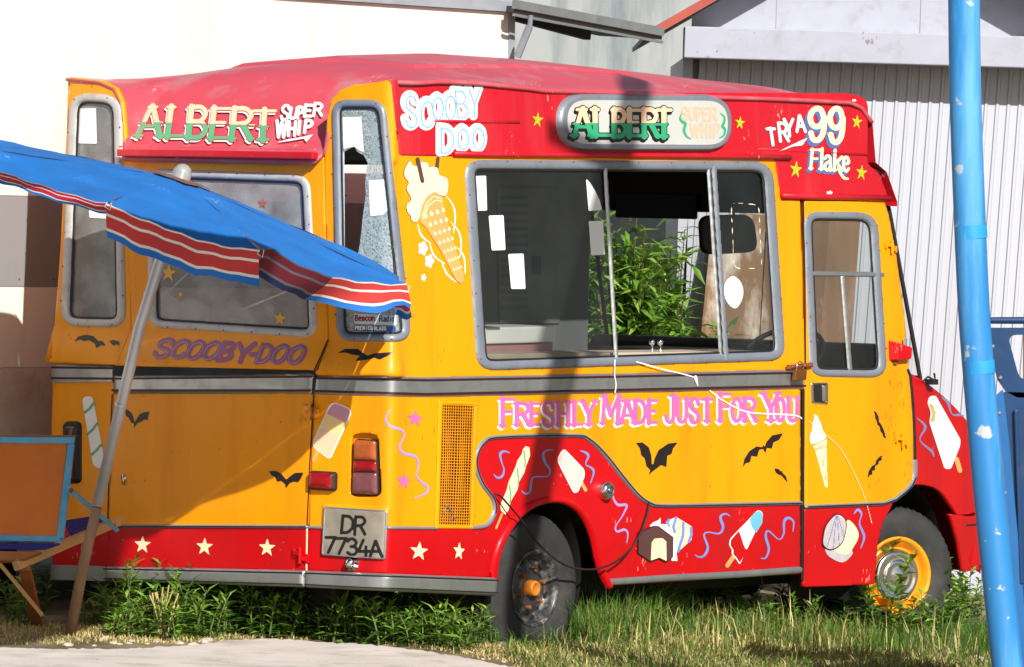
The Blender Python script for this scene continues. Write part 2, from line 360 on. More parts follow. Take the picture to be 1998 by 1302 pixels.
def silhouette(py): return np.interp(py, _SILY, _SILX)
def px2skin(px, py, off=0.0):
    px = np.asarray(px, float); py = np.asarray(py, float); shp = px.shape; px = px.ravel(); py = py.ravel()
    UK = np.stack([np.interp(px, t[0], t[1]) for t in _TB]); YK = np.stack([np.interp(px, t[0], t[2]) for t in _TB])
    YK = np.minimum.accumulate(YK, axis=0)                       # rows run downwards in py as z grows
    k = np.clip((YK > py).sum(0)-1, 0, len(_ZL)-2); ar = np.arange(len(px)); y0, y1 = YK[k, ar], YK[k+1, ar]
    w = (py-y0)/np.where(np.abs(y1-y0) < 1e-6, -1e-6, y1-y0); w = np.clip(w, -1, 2)
    u = UK[k, ar]+(UK[k+1, ar]-UK[k, ar])*w; z = _ZL[k]+(_ZL[k+1]-_ZL[k])*w
    return u.reshape(shp), z.reshape(shp)
def bb(P, m=4):
    P = np.asarray(P); return (P[:, 0].min()-m, P[:, 1].min()-m, P[:, 0].max()+m, P[:, 1].max()+m)
van = bpy.data.objects.new('ice_cream_van', None); col.objects.link(van)
mv = Matrix.Identity(4)
for i in range(3):
    for j in range(3): mv[i][j] = VM[i][j]
    mv[i][3] = VO[i]
van.matrix_world = mv
tag(van, 'yellow and red ice cream van with painted lollies, bats and lettering', 'van')
def on_skin(name, fn, bbox, step, m, off=0.0, prof=None, parent=None, thick=0.0, inner=None, mapper=None, smooth=True, label=None):
    V, Fc, D = march(fn, bbox, step)
    if len(V) == 0: print('EMPTY', name); return None
    o_ = off + (prof(D) if prof else 0.0) + np.zeros(len(D))
    if mapper is None:
        u, z = px2skin(V[:, 0], V[:, 1], 0.0); P = skin(u, z, o_)
    else: P = mapper(V[:, 0], V[:, 1], o_)
    o = new_obj(name, P, Fc, m, parent or van, smooth)
    if thick:
        md = o.modifiers.new('solid', 'SOLIDIFY'); md.thickness = thick; md.offset = -1
        if inner: o.data.materials.append(inner); md.material_offset = 1; md.material_offset_rim = 0
    if label: o['label'] = label
    return o
def flat_x(x0):      # mapper: plane across the van at local x0 (rear glass etc.)
    return lambda px, py, off: on_x(px, py, x0)+np.stack([-off, 0*off, 0*off], -1)
def flat_y(y0):
    return lambda px, py, off: on_y(px, py, y0)+np.stack([0*off, -off, 0*off], -1)
def mirror(o, name=None, xmin=None, mt=None):
    me = o.data.copy(); n = len(me.vertices); co = np.empty(n*3); me.vertices.foreach_get('co', co); co = co.reshape(-1, 3)
    co[:, 1] = 0.005-co[:, 1]; me.vertices.foreach_set('co', co.ravel()); me.flip_normals()
    if mt is not None:
        me.materials.clear(); me.materials.append(mt); me.materials.append(inner_grey)
    q = bpy.data.objects.new(name or o.name.split('.')[0], me); col.objects.link(q); q.parent = o.parent
    if xmin is not None:
        b = bmesh.new(); b.from_mesh(me)
        bmesh.ops.delete(b, geom=[v for v in b.verts if v.co.x < xmin], context='VERTS'); b.to_mesh(me); b.free()
    for md in o.modifiers:
        nm = q.modifiers.new(md.name, md.type)
        for a in ('thickness', 'offset', 'material_offset', 'material_offset_rim'): 
            if hasattr(md, a): setattr(nm, a, getattr(md, a))
    return q
# ------------------------------------------------------------------ van body panels
def P_(pts): return np.asarray(pts, float)
def region(poly, holes=(), extra=None):
    def fn(X, Y):
        d = sd_poly(X, Y, poly)
        for h in holes: d = np.maximum(d, -sd_poly(X, Y, h))
        return d
    return fn
corner_win = rpoly([(648, 194), (752, 194), (803, 667), (657, 667)], [30, 34, 34, 34])
left_win = rpoly([(137, 180), (238, 186), (246, 640), (119, 637)], [40, 40, 34, 36])
serve_win = rpoly([(905, 312), (1507, 315), (1532, 704), (930, 724)], [34, 40, 34, 36])
rear_win = rpoly([(288, 328), (606, 340), (622, 661), (290, 640)], [30, 34, 34, 30])
def shrink(poly, k):
    return lambda X, Y: sd_poly(X, Y, poly)+k
swoosh = spline([(921, 1030), (949, 1025), (964, 1001), (962, 975), (941, 945), (929, 915), (929, 889), (944, 863), (975, 853), (1116, 850), (1147, 857), (1181, 889), (1215, 932), (1245, 967), (1267, 982), (1293, 987), (1400, 985.5), (1562, 982)], 6)
arch = spline([(962, 1128), (966, 1092), (979, 1053), (1002, 1016), (1030, 990), (1062, 977), (1092, 976), (1120, 988), (1142, 1012), (1157, 1048), (1166, 1090), (1173, 1115), (1187, 1143)], 6)
# upper yellow: right corner pillar and side
upper_poly = P_([(633, 304), (638, 232), (647, 196), (664, 176), (690, 166), (735, 161), (764, 155), (779, 303), (880, 305), (1512, 311), (1524, 389), (1561, 391), (1571, 721), (830, 737), (616, 734), (641, 664)])
def grow(poly, k): return lambda X, Y: sd_poly(X, Y, poly)-k
def f_upper(X, Y):
    d = sd_poly(X, Y, upper_poly)
    for h in (corner_win, serve_win): d = np.maximum(d, -(sd_poly(X, Y, h)+7))
    return d
o_up = on_skin('side_panel', f_upper, (600, 140, 1590, 750), 4, yellow, 0, thick=0.03, inner=inner_grey)
tag(o_up, 'yellow upper side and corner panel with serving window opening')
vent = P_([(857, 784), (930, 786), (922, 1031), (850, 1030)])
tail_rec = rpoly([(684, 846), (738, 846), (745, 970), (682, 970)], 16)
def f_lowy(X, Y):
    poly = np.vstack([[(613, 768), (830, 774), (1562, 760), (1562, 982)], swoosh[::-1], [(851, 1030), (602, 1030)]])
    d = sd_poly(X, Y, poly)
    for h in (vent, tail_rec): d = np.maximum(d, -sd_poly(X, Y, h))
    return d
o_ly = on_skin('side_panel', f_lowy, (590, 750, 1580, 1050), 4, yellow, 0, thick=0.03, inner=inner_grey)
def f_lowr(X, Y):
    poly = np.vstack([[(602, 1030), (851, 1030)], swoosh, [(1562, 1120)], arch[::-1], [(600, 1114)]])
    return np.maximum(sd_poly(X, Y, poly), -sd_poly(X, Y, tail_rec))
o_lr = on_skin('lower_side_panel', f_lowr, (590, 840, 1580, 1160), 4, red, 0, thick=0.03, inner=dark)
# red band along the eaves, with the cap over the cab
band_poly = rpoly([(764, 155), (935, 165), (1040, 177), (1085, 181), (1400, 181), (1650, 182), (1692, 190), (1693, 322), (1714, 337), (1733, 386), (1733, 391), (1524, 390), (1512, 311), (880, 305), (779, 303)], [0, 0, 0, 0, 0, 0, 40, 6, 14, 0, 0, 0, 0, 0, 0])
o_band = on_skin('eaves_band', region(band_poly), (750, 145, 1745, 400), 4, band_red, 0.004, thick=0.03, inner=inner_grey)
# cab door
door_up = P_([(1568, 392), (1724, 392), (1733, 420), (1748, 500), (1764, 620), (1774, 740), (1779, 800), (1781, 850), (1782, 925), (1776, 945), (1745, 973), (1722, 982), (1571, 989), (1572, 721)])
door_win = rpoly([(1565, 412), (1711, 414), (1731, 738), (1579, 736)], [34, 40, 36, 30])
def f_door(X, Y): return np.maximum(sd_poly(X, Y, door_up), -(sd_poly(X, Y, door_win)+6))
o_dy = on_skin('cab_door', f_door, (1555, 380, 1800, 1000), 4, yellow, 0.004, thick=0.03, inner=dark)
door_low = P_([(1571, 992), (1722, 985), (1744, 976), (1738, 990), (1722, 1020), (1712, 1062), (1708, 1110), (1706, 1140), (1568, 1146)])
o_dr = on_skin('lower_door_panel', region(door_low), (1555, 970, 1790, 1160), 4, red, 0.002, thick=0.03, inner=dark)
# front wing
wing = np.vstack([[(1772, 727), (1800, 742), (1850, 782), (1900, 836), (1906, 862), (1907, 1000), (1890, 1004), (1868, 1006)], spline([(1862, 996), (1838, 962), (1812, 948), (1778, 946)], 6), [(1783, 925), (1783, 850), (1779, 790)]])
o_wing = on_skin('front_wing', region(wing), (1760, 715, 1920, 1015), 4, red, 0.0, thick=0.03, inner=dark)
val = P_([(1848, 1003), (1890, 1008), (1903, 1006), (1916, 1110), (1874, 1116), (1864, 1060)])
o_val = on_skin('front_bumper_corner', region(val), (1840, 995, 1925, 1125), 3, red, 0.02, thick=0.03, inner=dark)
on_skin('bumper_groove', lambda X, Y: sd_stroke(X, Y, [(1881, 1025), (1908, 1023)], 2), (1870, 1015, 1915, 1035), 1.5, dark, 0.0205)
for q in (o_up, o_ly, o_lr): mirror(q, xmin=0.30)
for q in (o_band, o_dy, o_dr, o_wing, o_val): mirror(q)
# rear: lower door and hatch
door_y = P_([(224, 768), (611, 768), (601, 1027), (214, 1025)])
o_rd = on_skin('rear_door', region(rpoly(door_y, 3)), (205, 760, 620, 1035), 4, yellow, 0.006, thick=0.03, inner=inner_grey)
o_rr = on_skin('rear_door_lower_panel', region(rpoly([(214, 1029), (600, 1029), (599, 1114), (211, 1106)], 3)), (205, 1020, 610, 1120), 4, red, 0.006, thick=0.03, inner=inner_grey)
hatch = P_([(243, 292), (632, 305), (640, 664), (614, 722), (228, 714), (258, 640)])
def f_hatch(X, Y): return np.maximum(sd_poly(X, Y, hatch), -(sd_poly(X, Y, rear_win)+6))
o_h = on_skin('rear_hatch', f_hatch, (215, 285, 650, 730), 4, yellow, 0.004, thick=0.03, inner=inner_grey)
# left corner pillar (seen) + wrap to the far side
lp = P_([(140, 151), (200, 158), (226, 172), (238, 200), (246, 292), (256, 640), (228, 712), (100, 712), (100, 151)])
def ulim(fn):
    def g(X, Y):
        return np.maximum(fn(X, Y), silhouette(Y)+1.2-X)
    return g
def f_lp(X, Y): return np.maximum(sd_poly(X, Y, lp), -(sd_poly(X, Y, left_win)+6))
o_lp = on_skin('corner_panel', ulim(f_lp), (100, 140, 262, 720), 3, yellow, 0.0, thick=0.03, inner=inner_grey)
on_skin('corner_panel', ulim(region(P_([(100, 745), (222, 745), (214, 1028), (100, 1028)]))), (100, 740, 230, 1035), 3, yellow, 0.0, thick=0.03, inner=inner_grey)
on_skin('lower_corner_panel', ulim(region(P_([(100, 1028), (214, 1028), (211, 1106), (100, 1106)]))), (100, 1020, 222, 1115), 3, red, 0.0, thick=0.03, inner=dark)
def uz_patch(name, u0, u1, z0, z1, m, off=0.0, nu=12, nz=16, ztop=None):
    us = np.linspace(u0, u1, nu); zs = np.linspace(0, 1, nz); v = []; f = []
    for a in zs:
        for u in us:
            v.append(skin(np.array(u), np.array(z0+(z1-z0)*a), off))
    for i in range(nz-1):
        for j in range(nu-1):
            f.append((i*nu+j, i*nu+j+1, (i+1)*nu+j+1, (i+1)*nu+j))
    o = new_obj(name, np.array(v), f, m, van)
    md = o.modifiers.new('solid', 'SOLIDIFY'); md.thickness = 0.03; md.offset = -1 if True else 1
    return o
for (a, b, m_) in ((1.295, 2.74, yellow), (1.20, 1.285, alu), (0.53, 1.20, yellow), (0.30, 0.53, red)):
    uz_patch('corner_wrap', U_KL-0.30, U_KL+0.03, a, b, m_, -0.002)
# ------------------------------------------------------------------ roof
def zcrown(x): return np.interp(x, [0, 0.4, 0.9, 1.7, 2.4, 3.1, 4.0, 4.25, 4.33], [2.74, 2.80, 2.865, 2.905, 2.90, 2.885, 2.85, 2.80, 2.70])
def zedge(x): return np.interp(x, [0, 0.09, 0.8, 1.25, 1.35, 3.0, 4.1, 4.22, 4.33], [2.735, 2.735, 2.73, 2.712, 2.705, 2.715, 2.725, 2.70, 2.62])
ROOF_Y = 1.11-0.070*1.42
def _cap(P):
    P = P_(P); u, z = px2skin(P[:, 0], P[:, 1]); Q = skin(u, z); o = np.argsort(np.abs(Q[:, 1]+.02)); return np.abs(Q[o, 1]+.02), Q[o, 2]
CAPR = _cap([(633, 304), (638, 232), (647, 196), (664, 176), (690, 166), (735, 161), (764, 155)]); CAPL = _cap([(140, 151), (200, 158), (226, 172), (238, 200), (246, 292)])
print('caps', CAPR, CAPL)
def zroof(x, y):   # y about the van's centre line; fins at the rear corners stand above the sloping centre
    ay = np.abs(y)/ROOF_Y; ze = zedge(x); zc = zcrown(x)
    z = ze+(zc-ze)*(1-np.clip(ay, 0, 1)**2.6)
    slope = 2.375+0.95*x-0.10*sm(x, 0.35, 0.9)
    k = 0.05; s = -k*np.log(np.exp(-np.clip((z-2.3)/k, -50, 50))+np.exp(-np.clip((slope-2.3)/k, -50, 50)))+2.3
    cap = np.where(y < 0, np.interp(-y, CAPR[0], CAPR[1], left=2.2), np.interp(y, CAPL[0], CAPL[1], left=2.2))+0.006
    cap = np.minimum(cap, z+0.02)
    kk = 0.03; return kk*np.log(np.exp(np.clip((cap-2.3)/kk, -60, 60))+np.exp(np.clip((s-2.3)/kk, -60, 60)))+2.3-kk*0.3
xs = np.concatenate([np.linspace(-0.035, 0.9, 48), np.linspace(0.95, 4.0, 62), np.linspace(4.02, 4.33, 16)])
ys = np.concatenate([np.linspace(-ROOF_Y, -0.76, 14), np.linspace(-0.745, -0.56, 26), np.linspace(-0.52, 0.52, 22), np.linspace(0.54, 0.72, 26), np.linspace(0.74, ROOF_Y, 14)])
GX, GY = np.meshgrid(xs, ys, indexing='ij')
_in = np.where(GY < 0, sm(-GY, CAPR[0][0]-.03, CAPR[0][0]+.02), sm(GY, CAPL[0][0]-.03, CAPL[0][0]+.02)); _sx = np.interp(np.abs(GY), [.6, 1.0], [.035, .075])
lim = np.where(GX < .3, GX+(np.maximum(GX, _sx)-GX)*_in, GX)
GZ = zroof(lim, GY)+0.002*np.sin(GX*4)*np.sin(GY*5)
nxx, nyy = GX.shape
rv = np.stack([lim, GY*np.where(GY > .6, 1+.053*sm(GY, .6, 1.0), 1)-0.02, GZ], -1).reshape(-1, 3)
rf = [(i*nyy+j, (i+1)*nyy+j, (i+1)*nyy+j+1, i*nyy+j+1) for i in range(nxx-1) for j in range(nyy-1)]
o_roof = new_obj('roof', rv, rf, roof_red, van)
md = o_roof.modifiers.new('solid', 'SOLIDIFY'); md.thickness = 0.02; md.offset = -1
mb = MB(); n_ = 12
for i_ in range(n_):
    xa, xb = .80+1.9*i_/n_, .80+1.9*(i_+1)/n_; ra = [(xa, y_, float(zroof(np.array(xa), np.array(y_)))) for y_ in (-.62, 0, .58)]; rb = [(xb, y_, float(zroof(np.array(xb), np.array(y_)))) for y_ in (-.62, 0, .58)]; h_ = lambda P_l: [(p[0]+(.05 if p[0] < .81 else 0), p[1]*.93, p[2]+.026) for p in P_l]
    mb.add(h_(ra)+h_(rb), [(0, 1, 4, 3), (1, 2, 5, 4)]); mb.add(ra[:1]+h_(ra)[:1]+h_(rb)[:1]+rb[:1], [(0, 1, 2, 3)])
ra = [(.80, y_, float(zroof(np.array(.8), np.array(y_)))) for y_ in (-.62, 0, .58)]; mb.add(ra+h_(ra), [(0, 1, 4, 3), (1, 2, 5, 4)]); mb.obj('roof_hatch', roof_red, van)
# rear lip under the sloping roof
mb = MB(); mb.bar((-0.047, 0.585, 2.362), (-0.047, -0.675, 2.362), 0.05, 0.035); mb.obj('rear_gutter', band_red, van, bevel=0.006)
mb = MB(); mb.bar((-0.050, 0.585, 2.392), (-0.050, -0.675, 2.392), 0.012, 0.008); mb.obj('gutter_bead', roof_red, van)
# front of the cap + windscreen surround + bonnet
mb = MB()
def cap_ring(x, z, w): return [(x, -w-0.02, z), (x, w-0.02, z)]
prof = [(4.33, 2.66, 1.0), (4.345, 2.42, 1.02), (4.44, 2.37, 1.03), (4.52, 2.21, 1.05), (4.52, 2.185, 1.05), (4.45, 2.185, 1.05)]
for a, b in zip(prof[:-1], prof[1:]):
    r0, r1 = cap_ring(a[0], a[1], a[2]), cap_ring(b[0], b[1], b[2]); mb.add([r0[0], r0[1], r1[1], r1[0]], [(0, 1, 2, 3)])
mb.obj('cab_cap_front', band_red, van)
# roll-top drip rails on the side
def side_tube(name, pts, r, m, off=0.0):
    pts = P_(pts); u, z = px2skin(pts[:, 0], pts[:, 1]); Q = skin(u, z, off); b = MB(); b.tube([tuple(q) for q in Q], r, 10); return b.obj(name, m, van, smooth=True)
side_tube('drip_rail', [(882, 300), (1000, 302), (1200, 303), (1400, 305), (1538, 308)], 0.014, band_red, 0.012)
side_tube('drip_rail', [(1522, 382), (1600, 384), (1731, 387)], 0.016, band_red, 0.014)
side_tube('drip_rail', [(845, 236), (930, 238), (1012, 239)], 0.008, band_red, 0.003)
side_tube('drip_rail', [(1480, 291), (1600, 297), (1692, 303)], 0.008, band_red, 0.000)
on_skin('paint_chip', lambda X, Y: np.minimum.reduce([sd_poly(X, Y, star_pts(cx, cy, r, sx, rt, .6)) for cx, cy, r, sx, rt in ((925, 302, 3, 4, .3), (1000, 300, 2, 3, 1), (1060, 301, 3, 3, 2), (1508, 305, 3, 3, .5), (1617, 376, 4, 2, .2), (1665, 196, 3, 2, .4))]), (900, 180, 1690, 390), 1.5, white_paint, 0.006)
# ------------------------------------------------------------------ windows
ridge = lambda w, h: (lambda D: h*np.sqrt(np.clip(1-(np.clip(D+w, -w, w)/w)**2, 0, 1)))
def frame(name, poly, w, h=0.014, m=frame_grey, step=2.5, mapper=None, ins=0):
    fn = lambda X, Y: np.abs(sd_poly(X, Y, poly)+w/2+ins)-w/2
    P = bb(poly, 6)
    return on_skin(name, fn, P, step, m, 0.001, prof=lambda D: h*np.sqrt(np.clip(-D/(w/2)*(2+D/(w/2)), 0, 1)), mapper=mapper)
fr = [frame('window_frame', serve_win, 18), frame('window_frame', corner_win, 15), frame('window_frame', left_win, 16, m=frame_pale), frame('window_frame', rear_win, 16, m=frame_pale), frame('window_frame', door_win, 15)]
mirror(fr[0]); mirror(fr[4])
def seal(poly, ins, par):
    on_skin('seal', lambda X, Y: np.abs(sd_poly(X, Y, poly)+ins+1.5)-2.2, bb(poly), 2, dark, 0.000, parent=par, prof=lambda D: 0.006*np.clip(-D/1.5, 0, 1))
for p_, i_, r_ in ((serve_win, 18, fr[0]), (corner_win, 15, fr[1]), (left_win, 16, fr[2]), (rear_win, 16, fr[3]), (door_win, 15, fr[4])): seal(p_, i_, r_)
# rivets on the frames
def rivets(poly, ins, n, par):
    P = np.asarray(poly); c = P.mean(0); seg = np.linalg.norm(np.diff(np.vstack([P, P[:1]]), axis=0), axis=1); L = np.concatenate([[0], np.cumsum(seg)]); PP = np.vstack([P, P[:1]])
    b = MB()
    for k in range(n):
        s = L[-1]*(k+.5)/n; q = np.array([np.interp(s, L, PP[:, 0]), np.interp(s, L, PP[:, 1])]); d = c-q; q = q+d/np.linalg.norm(d)*ins
        u, z = px2skin(q[:1], q[1:]); p = skin(u, z, 0.013)[0]; nrm = skin(u, z, 1.013)[0]-p
        t = Vector(nrm).normalized(); b.lathe([(0.0045, 0), (0.0045, .002), (0.0005, 0.0035)], 8, Matrix.Translation(p)@t.to_track_quat('Z', 'Y').to_matrix().to_4x4())
    o = b.obj('rivets', rust, par); o['kind'] = 'stuff'
for p_, i_, n_, r_ in ((serve_win, 4, 30, fr[0]), (corner_win, 5, 16, fr[1]), (left_win, 5, 16, fr[2]), (rear_win, 5, 22, fr[3]), (door_win, 4, 18, fr[4])): rivets(p_, i_, n_, r_)
# panes
def pane(poly_fn, bbox, m, off=-0.008, name='pane', parent=None, step=5):
    return on_skin(name, poly_fn, bbox, step, m, off, parent=parent)
inw = lambda poly, k: (lambda X, Y: sd_poly(X, Y, poly)+k)
def lefts(X, Y): return np.maximum(sd_poly(X, Y, serve_win)+15, X-(1182+(Y-325)*0.055))
def rights(X, Y): return np.maximum(sd_poly(X, Y, serve_win)+15, (1390+(Y-325)*0.055)-X)
pane(lefts, (900, 310, 1240, 730), glass, parent=fr[0]); pane(rights, (1370, 310, 1540, 730), glass, parent=fr[0])
g_door = pane(inw(door_win, 13), bb(door_win), glass, parent=fr[4])
g_rear = pane(inw(rear_win, 14), bb(rear_win), rear_glass, parent=fr[3])
g_left = pane(inw(left_win, 14), bb(left_win), rear_glass, parent=fr[2])
hole = P_([(670, 296), (680, 290), (690, 287), (696, 297), (708, 303), (716, 318), (713, 330), (711, 352), (712, 380), (709, 402), (706, 425), (703, 455), (700, 480), (694, 505), (672, 505), (668, 400), (668, 330)])
def crz(X, Y): return np.maximum(sd_poly(X, Y, corner_win)+13, -sd_poly(X, Y, hole))
on_skin('shattered_pane', crz, bb(corner_win), 2, crazed, -0.008, parent=fr[1], label='crazed safety glass with a jagged hole')
on_skin('edge_shard', region([(664, 300), (671, 296), (672, 500), (676, 560), (672, 568), (666, 500)]), (660, 290, 680, 572), 1.5, paleblue, -0.004, parent=fr[1])
# mullions of the serving window and the cab window
def mull(px0, px1, w, h, m=alu, par=None, off=0.0):
    return on_skin('mullion', lambda X, Y: sd_stroke(X, Y, [px0, px1], w), (min(px0[0], px1[0])-8, min(px0[1], px1[1])-8, max(px0[0], px1[0])+8, max(px0[1], px1[1])+8), 1.6, m, off, prof=lambda D: h*np.clip(-D/1.5, 0, 1), parent=par)
mull((1180, 326), (1202, 704), 3.0, 0.012, alu, fr[0]); mull((1381, 326), (1406, 702), 2.5, 0.012, alu, fr[0]); mull((1390, 326), (1414, 702), 4.5, 0.018, frame_grey, fr[0]); mull((1385.5, 326), (1410, 702), 1.5, 0.012, dark, fr[0])
mull((1577, 534), (1720, 536), 5.0, 0.012, alu, fr[4]); mull((1644, 540), (1658, 724), 4.0, 0.010, alu, fr[4])
# papers and stickers stuck on the glass
def flat_decal(name, pts, m, off=-0.005, step=2, par=None, r=0): 
    q = rpoly(pts, r) if r else P_(pts)
    return on_skin(name, region(q), bb(q, 3), step, m, off, parent=par or van)
for pts in ([(921, 344), (950, 343), (952, 411), (923, 412)], [(955, 421), (984, 420), (988, 488), (961, 489)], [(993, 496), (1023, 495), (1027, 564), (999, 564)], [(1150, 432), (1178, 431), (1182, 497), (1155, 499)], [(1145, 349), (1152, 356), (1163, 373), (1172, 392), (1176, 410), (1150, 412)]):
    flat_decal('paper_label', pts, paper, par=fr[0], r=2)
flat_decal('round_sticker', spline([(1432, 539), (1447, 551), (1452, 571), (1447, 590), (1436, 602), (1422, 592), (1413, 570), (1418, 550)], 5, True), paper, par=fr[0])
for pts, p in (([(149, 212), (186, 211), (188, 281), (151, 280)], fr[2]), ([(171, 395), (206, 401), (207, 427), (173, 425)], fr[2]), ([(667, 229), (704, 228), (709, 297), (700, 294), (690, 286), (676, 289), (669, 292)], fr[1]), ([(718, 352), (757, 350), (759, 408), (752, 413), (745, 420), (721, 422)], fr[1])):
    flat_decal('paper_label', pts, paper, par=p)
flat_decal('paper_scrap', [(699, 553), (706, 553), (702, 580), (695, 582)], paper, par=fr[1]); flat_decal('paper_scrap', [(706, 583), (711, 595), (700, 596)], paper, par=fr[1])
ring_tape = lambda X, Y: np.abs(sd_poly(X, Y, rpoly([(1428, 395), (1482, 400), (1488, 524), (1434, 524)], 12)))-0.5-0.5*np.sin(Y*.31)*np.sin(X*.23)
tag(on_skin('sticker_residue', ring_tape, (1420, 385, 1495, 530), 1.5, cream_paint, -0.005, parent=fr[0]), kind='stuff')
for c_, m_, r_ in (((328, 533), star_gold, 19), ((545, 622), star_gold, 16), ((351, 575), star_gold, 7), ((541, 507), star_blue, 13), ((511, 397), mat('faded_red_star_sticker', lin(170, 90, 80), .5), 12)):
    flat_decal('star_sticker', star_pts(c_[0], c_[1], r_, .85, 0.1), m_, -0.004, 1.5, fr[3])
# ------------------------------------------------------------------ trims
def band(name, top, bot, m, off, prof_h=0.012, par=None, step=3, bev=6.0):
    poly = np.vstack([top, bot[::-1]])
    return on_skin(name, region(poly), bb(poly), step, m, off, prof=lambda D: prof_h*np.sqrt(np.clip(-D/bev, 0, 1)), parent=par)
def line(name, pts, r, m, off, par=None, step=1.5, h=0.0):
    P = P_(pts); return on_skin(name, lambda X, Y: sd_stroke(X, Y, P, r), bb(P, 6), step, m, off, parent=par, prof=(lambda D: h*np.sqrt(np.clip(-D/np.max(r)*(2+D/np.max(r)), 0, 1))) if h else None)
t1 = band('trim_strip', P_([(617, 733), (830, 736), (1100, 731), (1568, 721)]), P_([(613, 770), (830, 776), (1100, 770), (1568, 760)]), alu, 0.0)
line('trim_insert', [(619, 738), (830, 742), (1100, 737), (1567, 727)], 2.0, maroon, 0.0145, t1); line('trim_insert', [(616, 763), (830, 769), (1100, 763), (1567, 753)], 2.2, maroon, 0.0145, t1)
mirror(t1, xmin=0.3)
t2 = band('trim_strip', P_([(225, 733), (420, 732), (612, 729)]), P_([(224, 768), (420, 769), (610, 768)]), alu, 0.006)
line('trim_insert', [(226, 739), (611, 735)], 2.0, maroon, 0.0205, t2); line('trim_insert', [(225, 762), (610, 762)], 2.2, maroon, 0.0205, t2)
t3 = on_skin('trim_strip', ulim(region(P_([(100, 711), (222, 713), (222, 745), (100, 747)]))), (100, 705, 228, 750), 3, alu, 0.010)
on_skin('trim_insert', ulim(lambda X, Y: sd_stroke(X, Y, [(100, 717), (222, 719)], 2)), (100, 711, 226, 724), 1.5, maroon, 0.0125, parent=t3); on_skin('trim_insert', ulim(lambda X, Y: sd_stroke(X, Y, [(100, 738), (222, 739)], 2.2)), (100, 732, 226, 744), 1.5, maroon, 0.0125, parent=t3)
s1 = line('piping', swoosh, 4.2, frame_grey, 0.0, h=0.012); line('piping_insert', swoosh[12:], 1.2, dark, 0.0125, s1)
line('waist_line', [(603, 1029), (634, 1030)], 3.2, frame_grey, 0.0, h=0.01); line('waist_line', [(757, 1030), (851, 1031)], 3.2, frame_grey, 0.0, h=0.01)
s2 = line('waist_line', [(215, 1027), (420, 1027), (600, 1028)], 3.4, frame_grey, 0.006, h=0.012); line('piping_insert', [(216, 1027), (420, 1027), (600, 1028)], 1.1, dark, 0.0185, s2)
s3 = line('piping', np.vstack([[(1573, 989), (1722, 983)], spline([(1745, 975), (1772, 952), (1783, 932), (1784, 900)], 5)]), 4.0, frame_grey, 0.003, h=0.012); line('piping_insert', np.vstack([[(1573, 989), (1722, 983)], spline([(1745, 975), (1772, 952), (1783, 932)], 5)]), 1.3, dark, 0.0155, s3)
line('door_seal', [(1784, 905), (1783, 850), (1780, 790), (1775, 735), (1770, 722)], 2.6, dark, 0.003, h=0.008)
s4 = line('wheel_arch_lip', arch, 7.0, red, 0.0, h=0.022); mirror(s4); mirror(s1)
line('sill_strip', [(1186, 1136), (1300, 1128), (1440, 1121), (1558, 1112)], 6.5, alu, 0.004, h=0.008)
# bumper
b1 = band('rear_bumper', P_([(600, 1113), (700, 1117), (965, 1127)]), P_([(600, 1146), (700, 1151), (962, 1163)]), alu, 0.012, 0.022)
line('bumper_insert', [(602, 1118), (700, 1122), (962, 1132)], 1.6, dark, 0.0345, b1); line('bumper_insert', [(602, 1140), (700, 1145), (960, 1156)], 1.2, dark, 0.0345, b1)
b2 = band('rear_bumper', P_([(211, 1105), (420, 1109), (599, 1113)]), P_([(211, 1134), (420, 1140), (599, 1146)]), alu, 0.012, 0.022)
line('bumper_insert', [(212, 1110), (420, 1114), (598, 1118)], 1.6, dark, 0.0345, b2); line('bumper_insert', [(212, 1129), (420, 1135), (598, 1140)], 1.2, dark, 0.0345, b2)
on_skin('rear_bumper', ulim(region(P_([(100, 1102), (210, 1105), (210, 1134), (100, 1131)]))), (100, 1098, 214, 1138), 3, alu, 0.012)
# vertical gap between body and cab door
line('door_gap', [(1566, 392), (1569, 560), (1570, 720)], 1.2, dark, 0.0065); line('door_gap', [(1567, 762), (1566, 985), (1566, 1130)], 3.0, dark, 0.001)
line('panel_seam', [(614, 770), (606, 910), (601, 1028)], 1.3, dark, 0.0075); line('panel_seam', [(221, 770), (215, 910), (212, 1028)], 1.3, dark, 0.0075)
line('panel_seam', [(641, 664), (628, 694), (615, 722)], 1.6, dark, 0.006); line('panel_seam', [(601, 1030), (600, 1113)], 1.6, cream_paint, 0.0075)
# ------------------------------------------------------------------ grille, lamps, plate, hinges, handles
vm = MB(); vm2 = MB()
def sk(px, py, off):
    u, z = px2skin(np.array([px], float), np.array([py], float)); return tuple(skin(u, z, off)[0])
def vlerp(a, b):
    tl, tr, br, bl = [np.array(q) for q in ((861, 790), (926, 792), (918, 1025), (854, 1024))]
    return (tl*(1-a)+tr*a)*(1-b)+(bl*(1-a)+br*a)*b
for i in range(15): vm.tube([sk(*vlerp(i/14, 0), .002), sk(*vlerp(i/14, .5), .004+.004*math.sin(i)), sk(*vlerp(i/14, 1), .002)], 0.0022, 5)
for j in range(42): vm.tube([sk(*vlerp(0, j/41), .005), sk(*vlerp(.5, j/41), .006), sk(*vlerp(1, j/41), .005)], 0.0022, 5)
grille = on_skin('vent_frame', lambda X, Y: np.abs(sd_poly(X, Y, vent)+2)-4, bb(vent, 8), 2, yellow, 0.002, prof=lambda D: 0.008*np.clip(-D/2, 0, 1))
gm = vm.obj('wire_mesh', orange_metal, grille); gm['kind'] = 'stuff'
on_skin('vent_back', region(vent), bb(vent, 8), 6, dark, -0.09, parent=grille)
side_tube('torn_mesh_patch', [(860, 1005), (868, 985), (880, 1000), (876, 1015), (890, 1008)], 0.002, frame_grey, .012).parent = grille
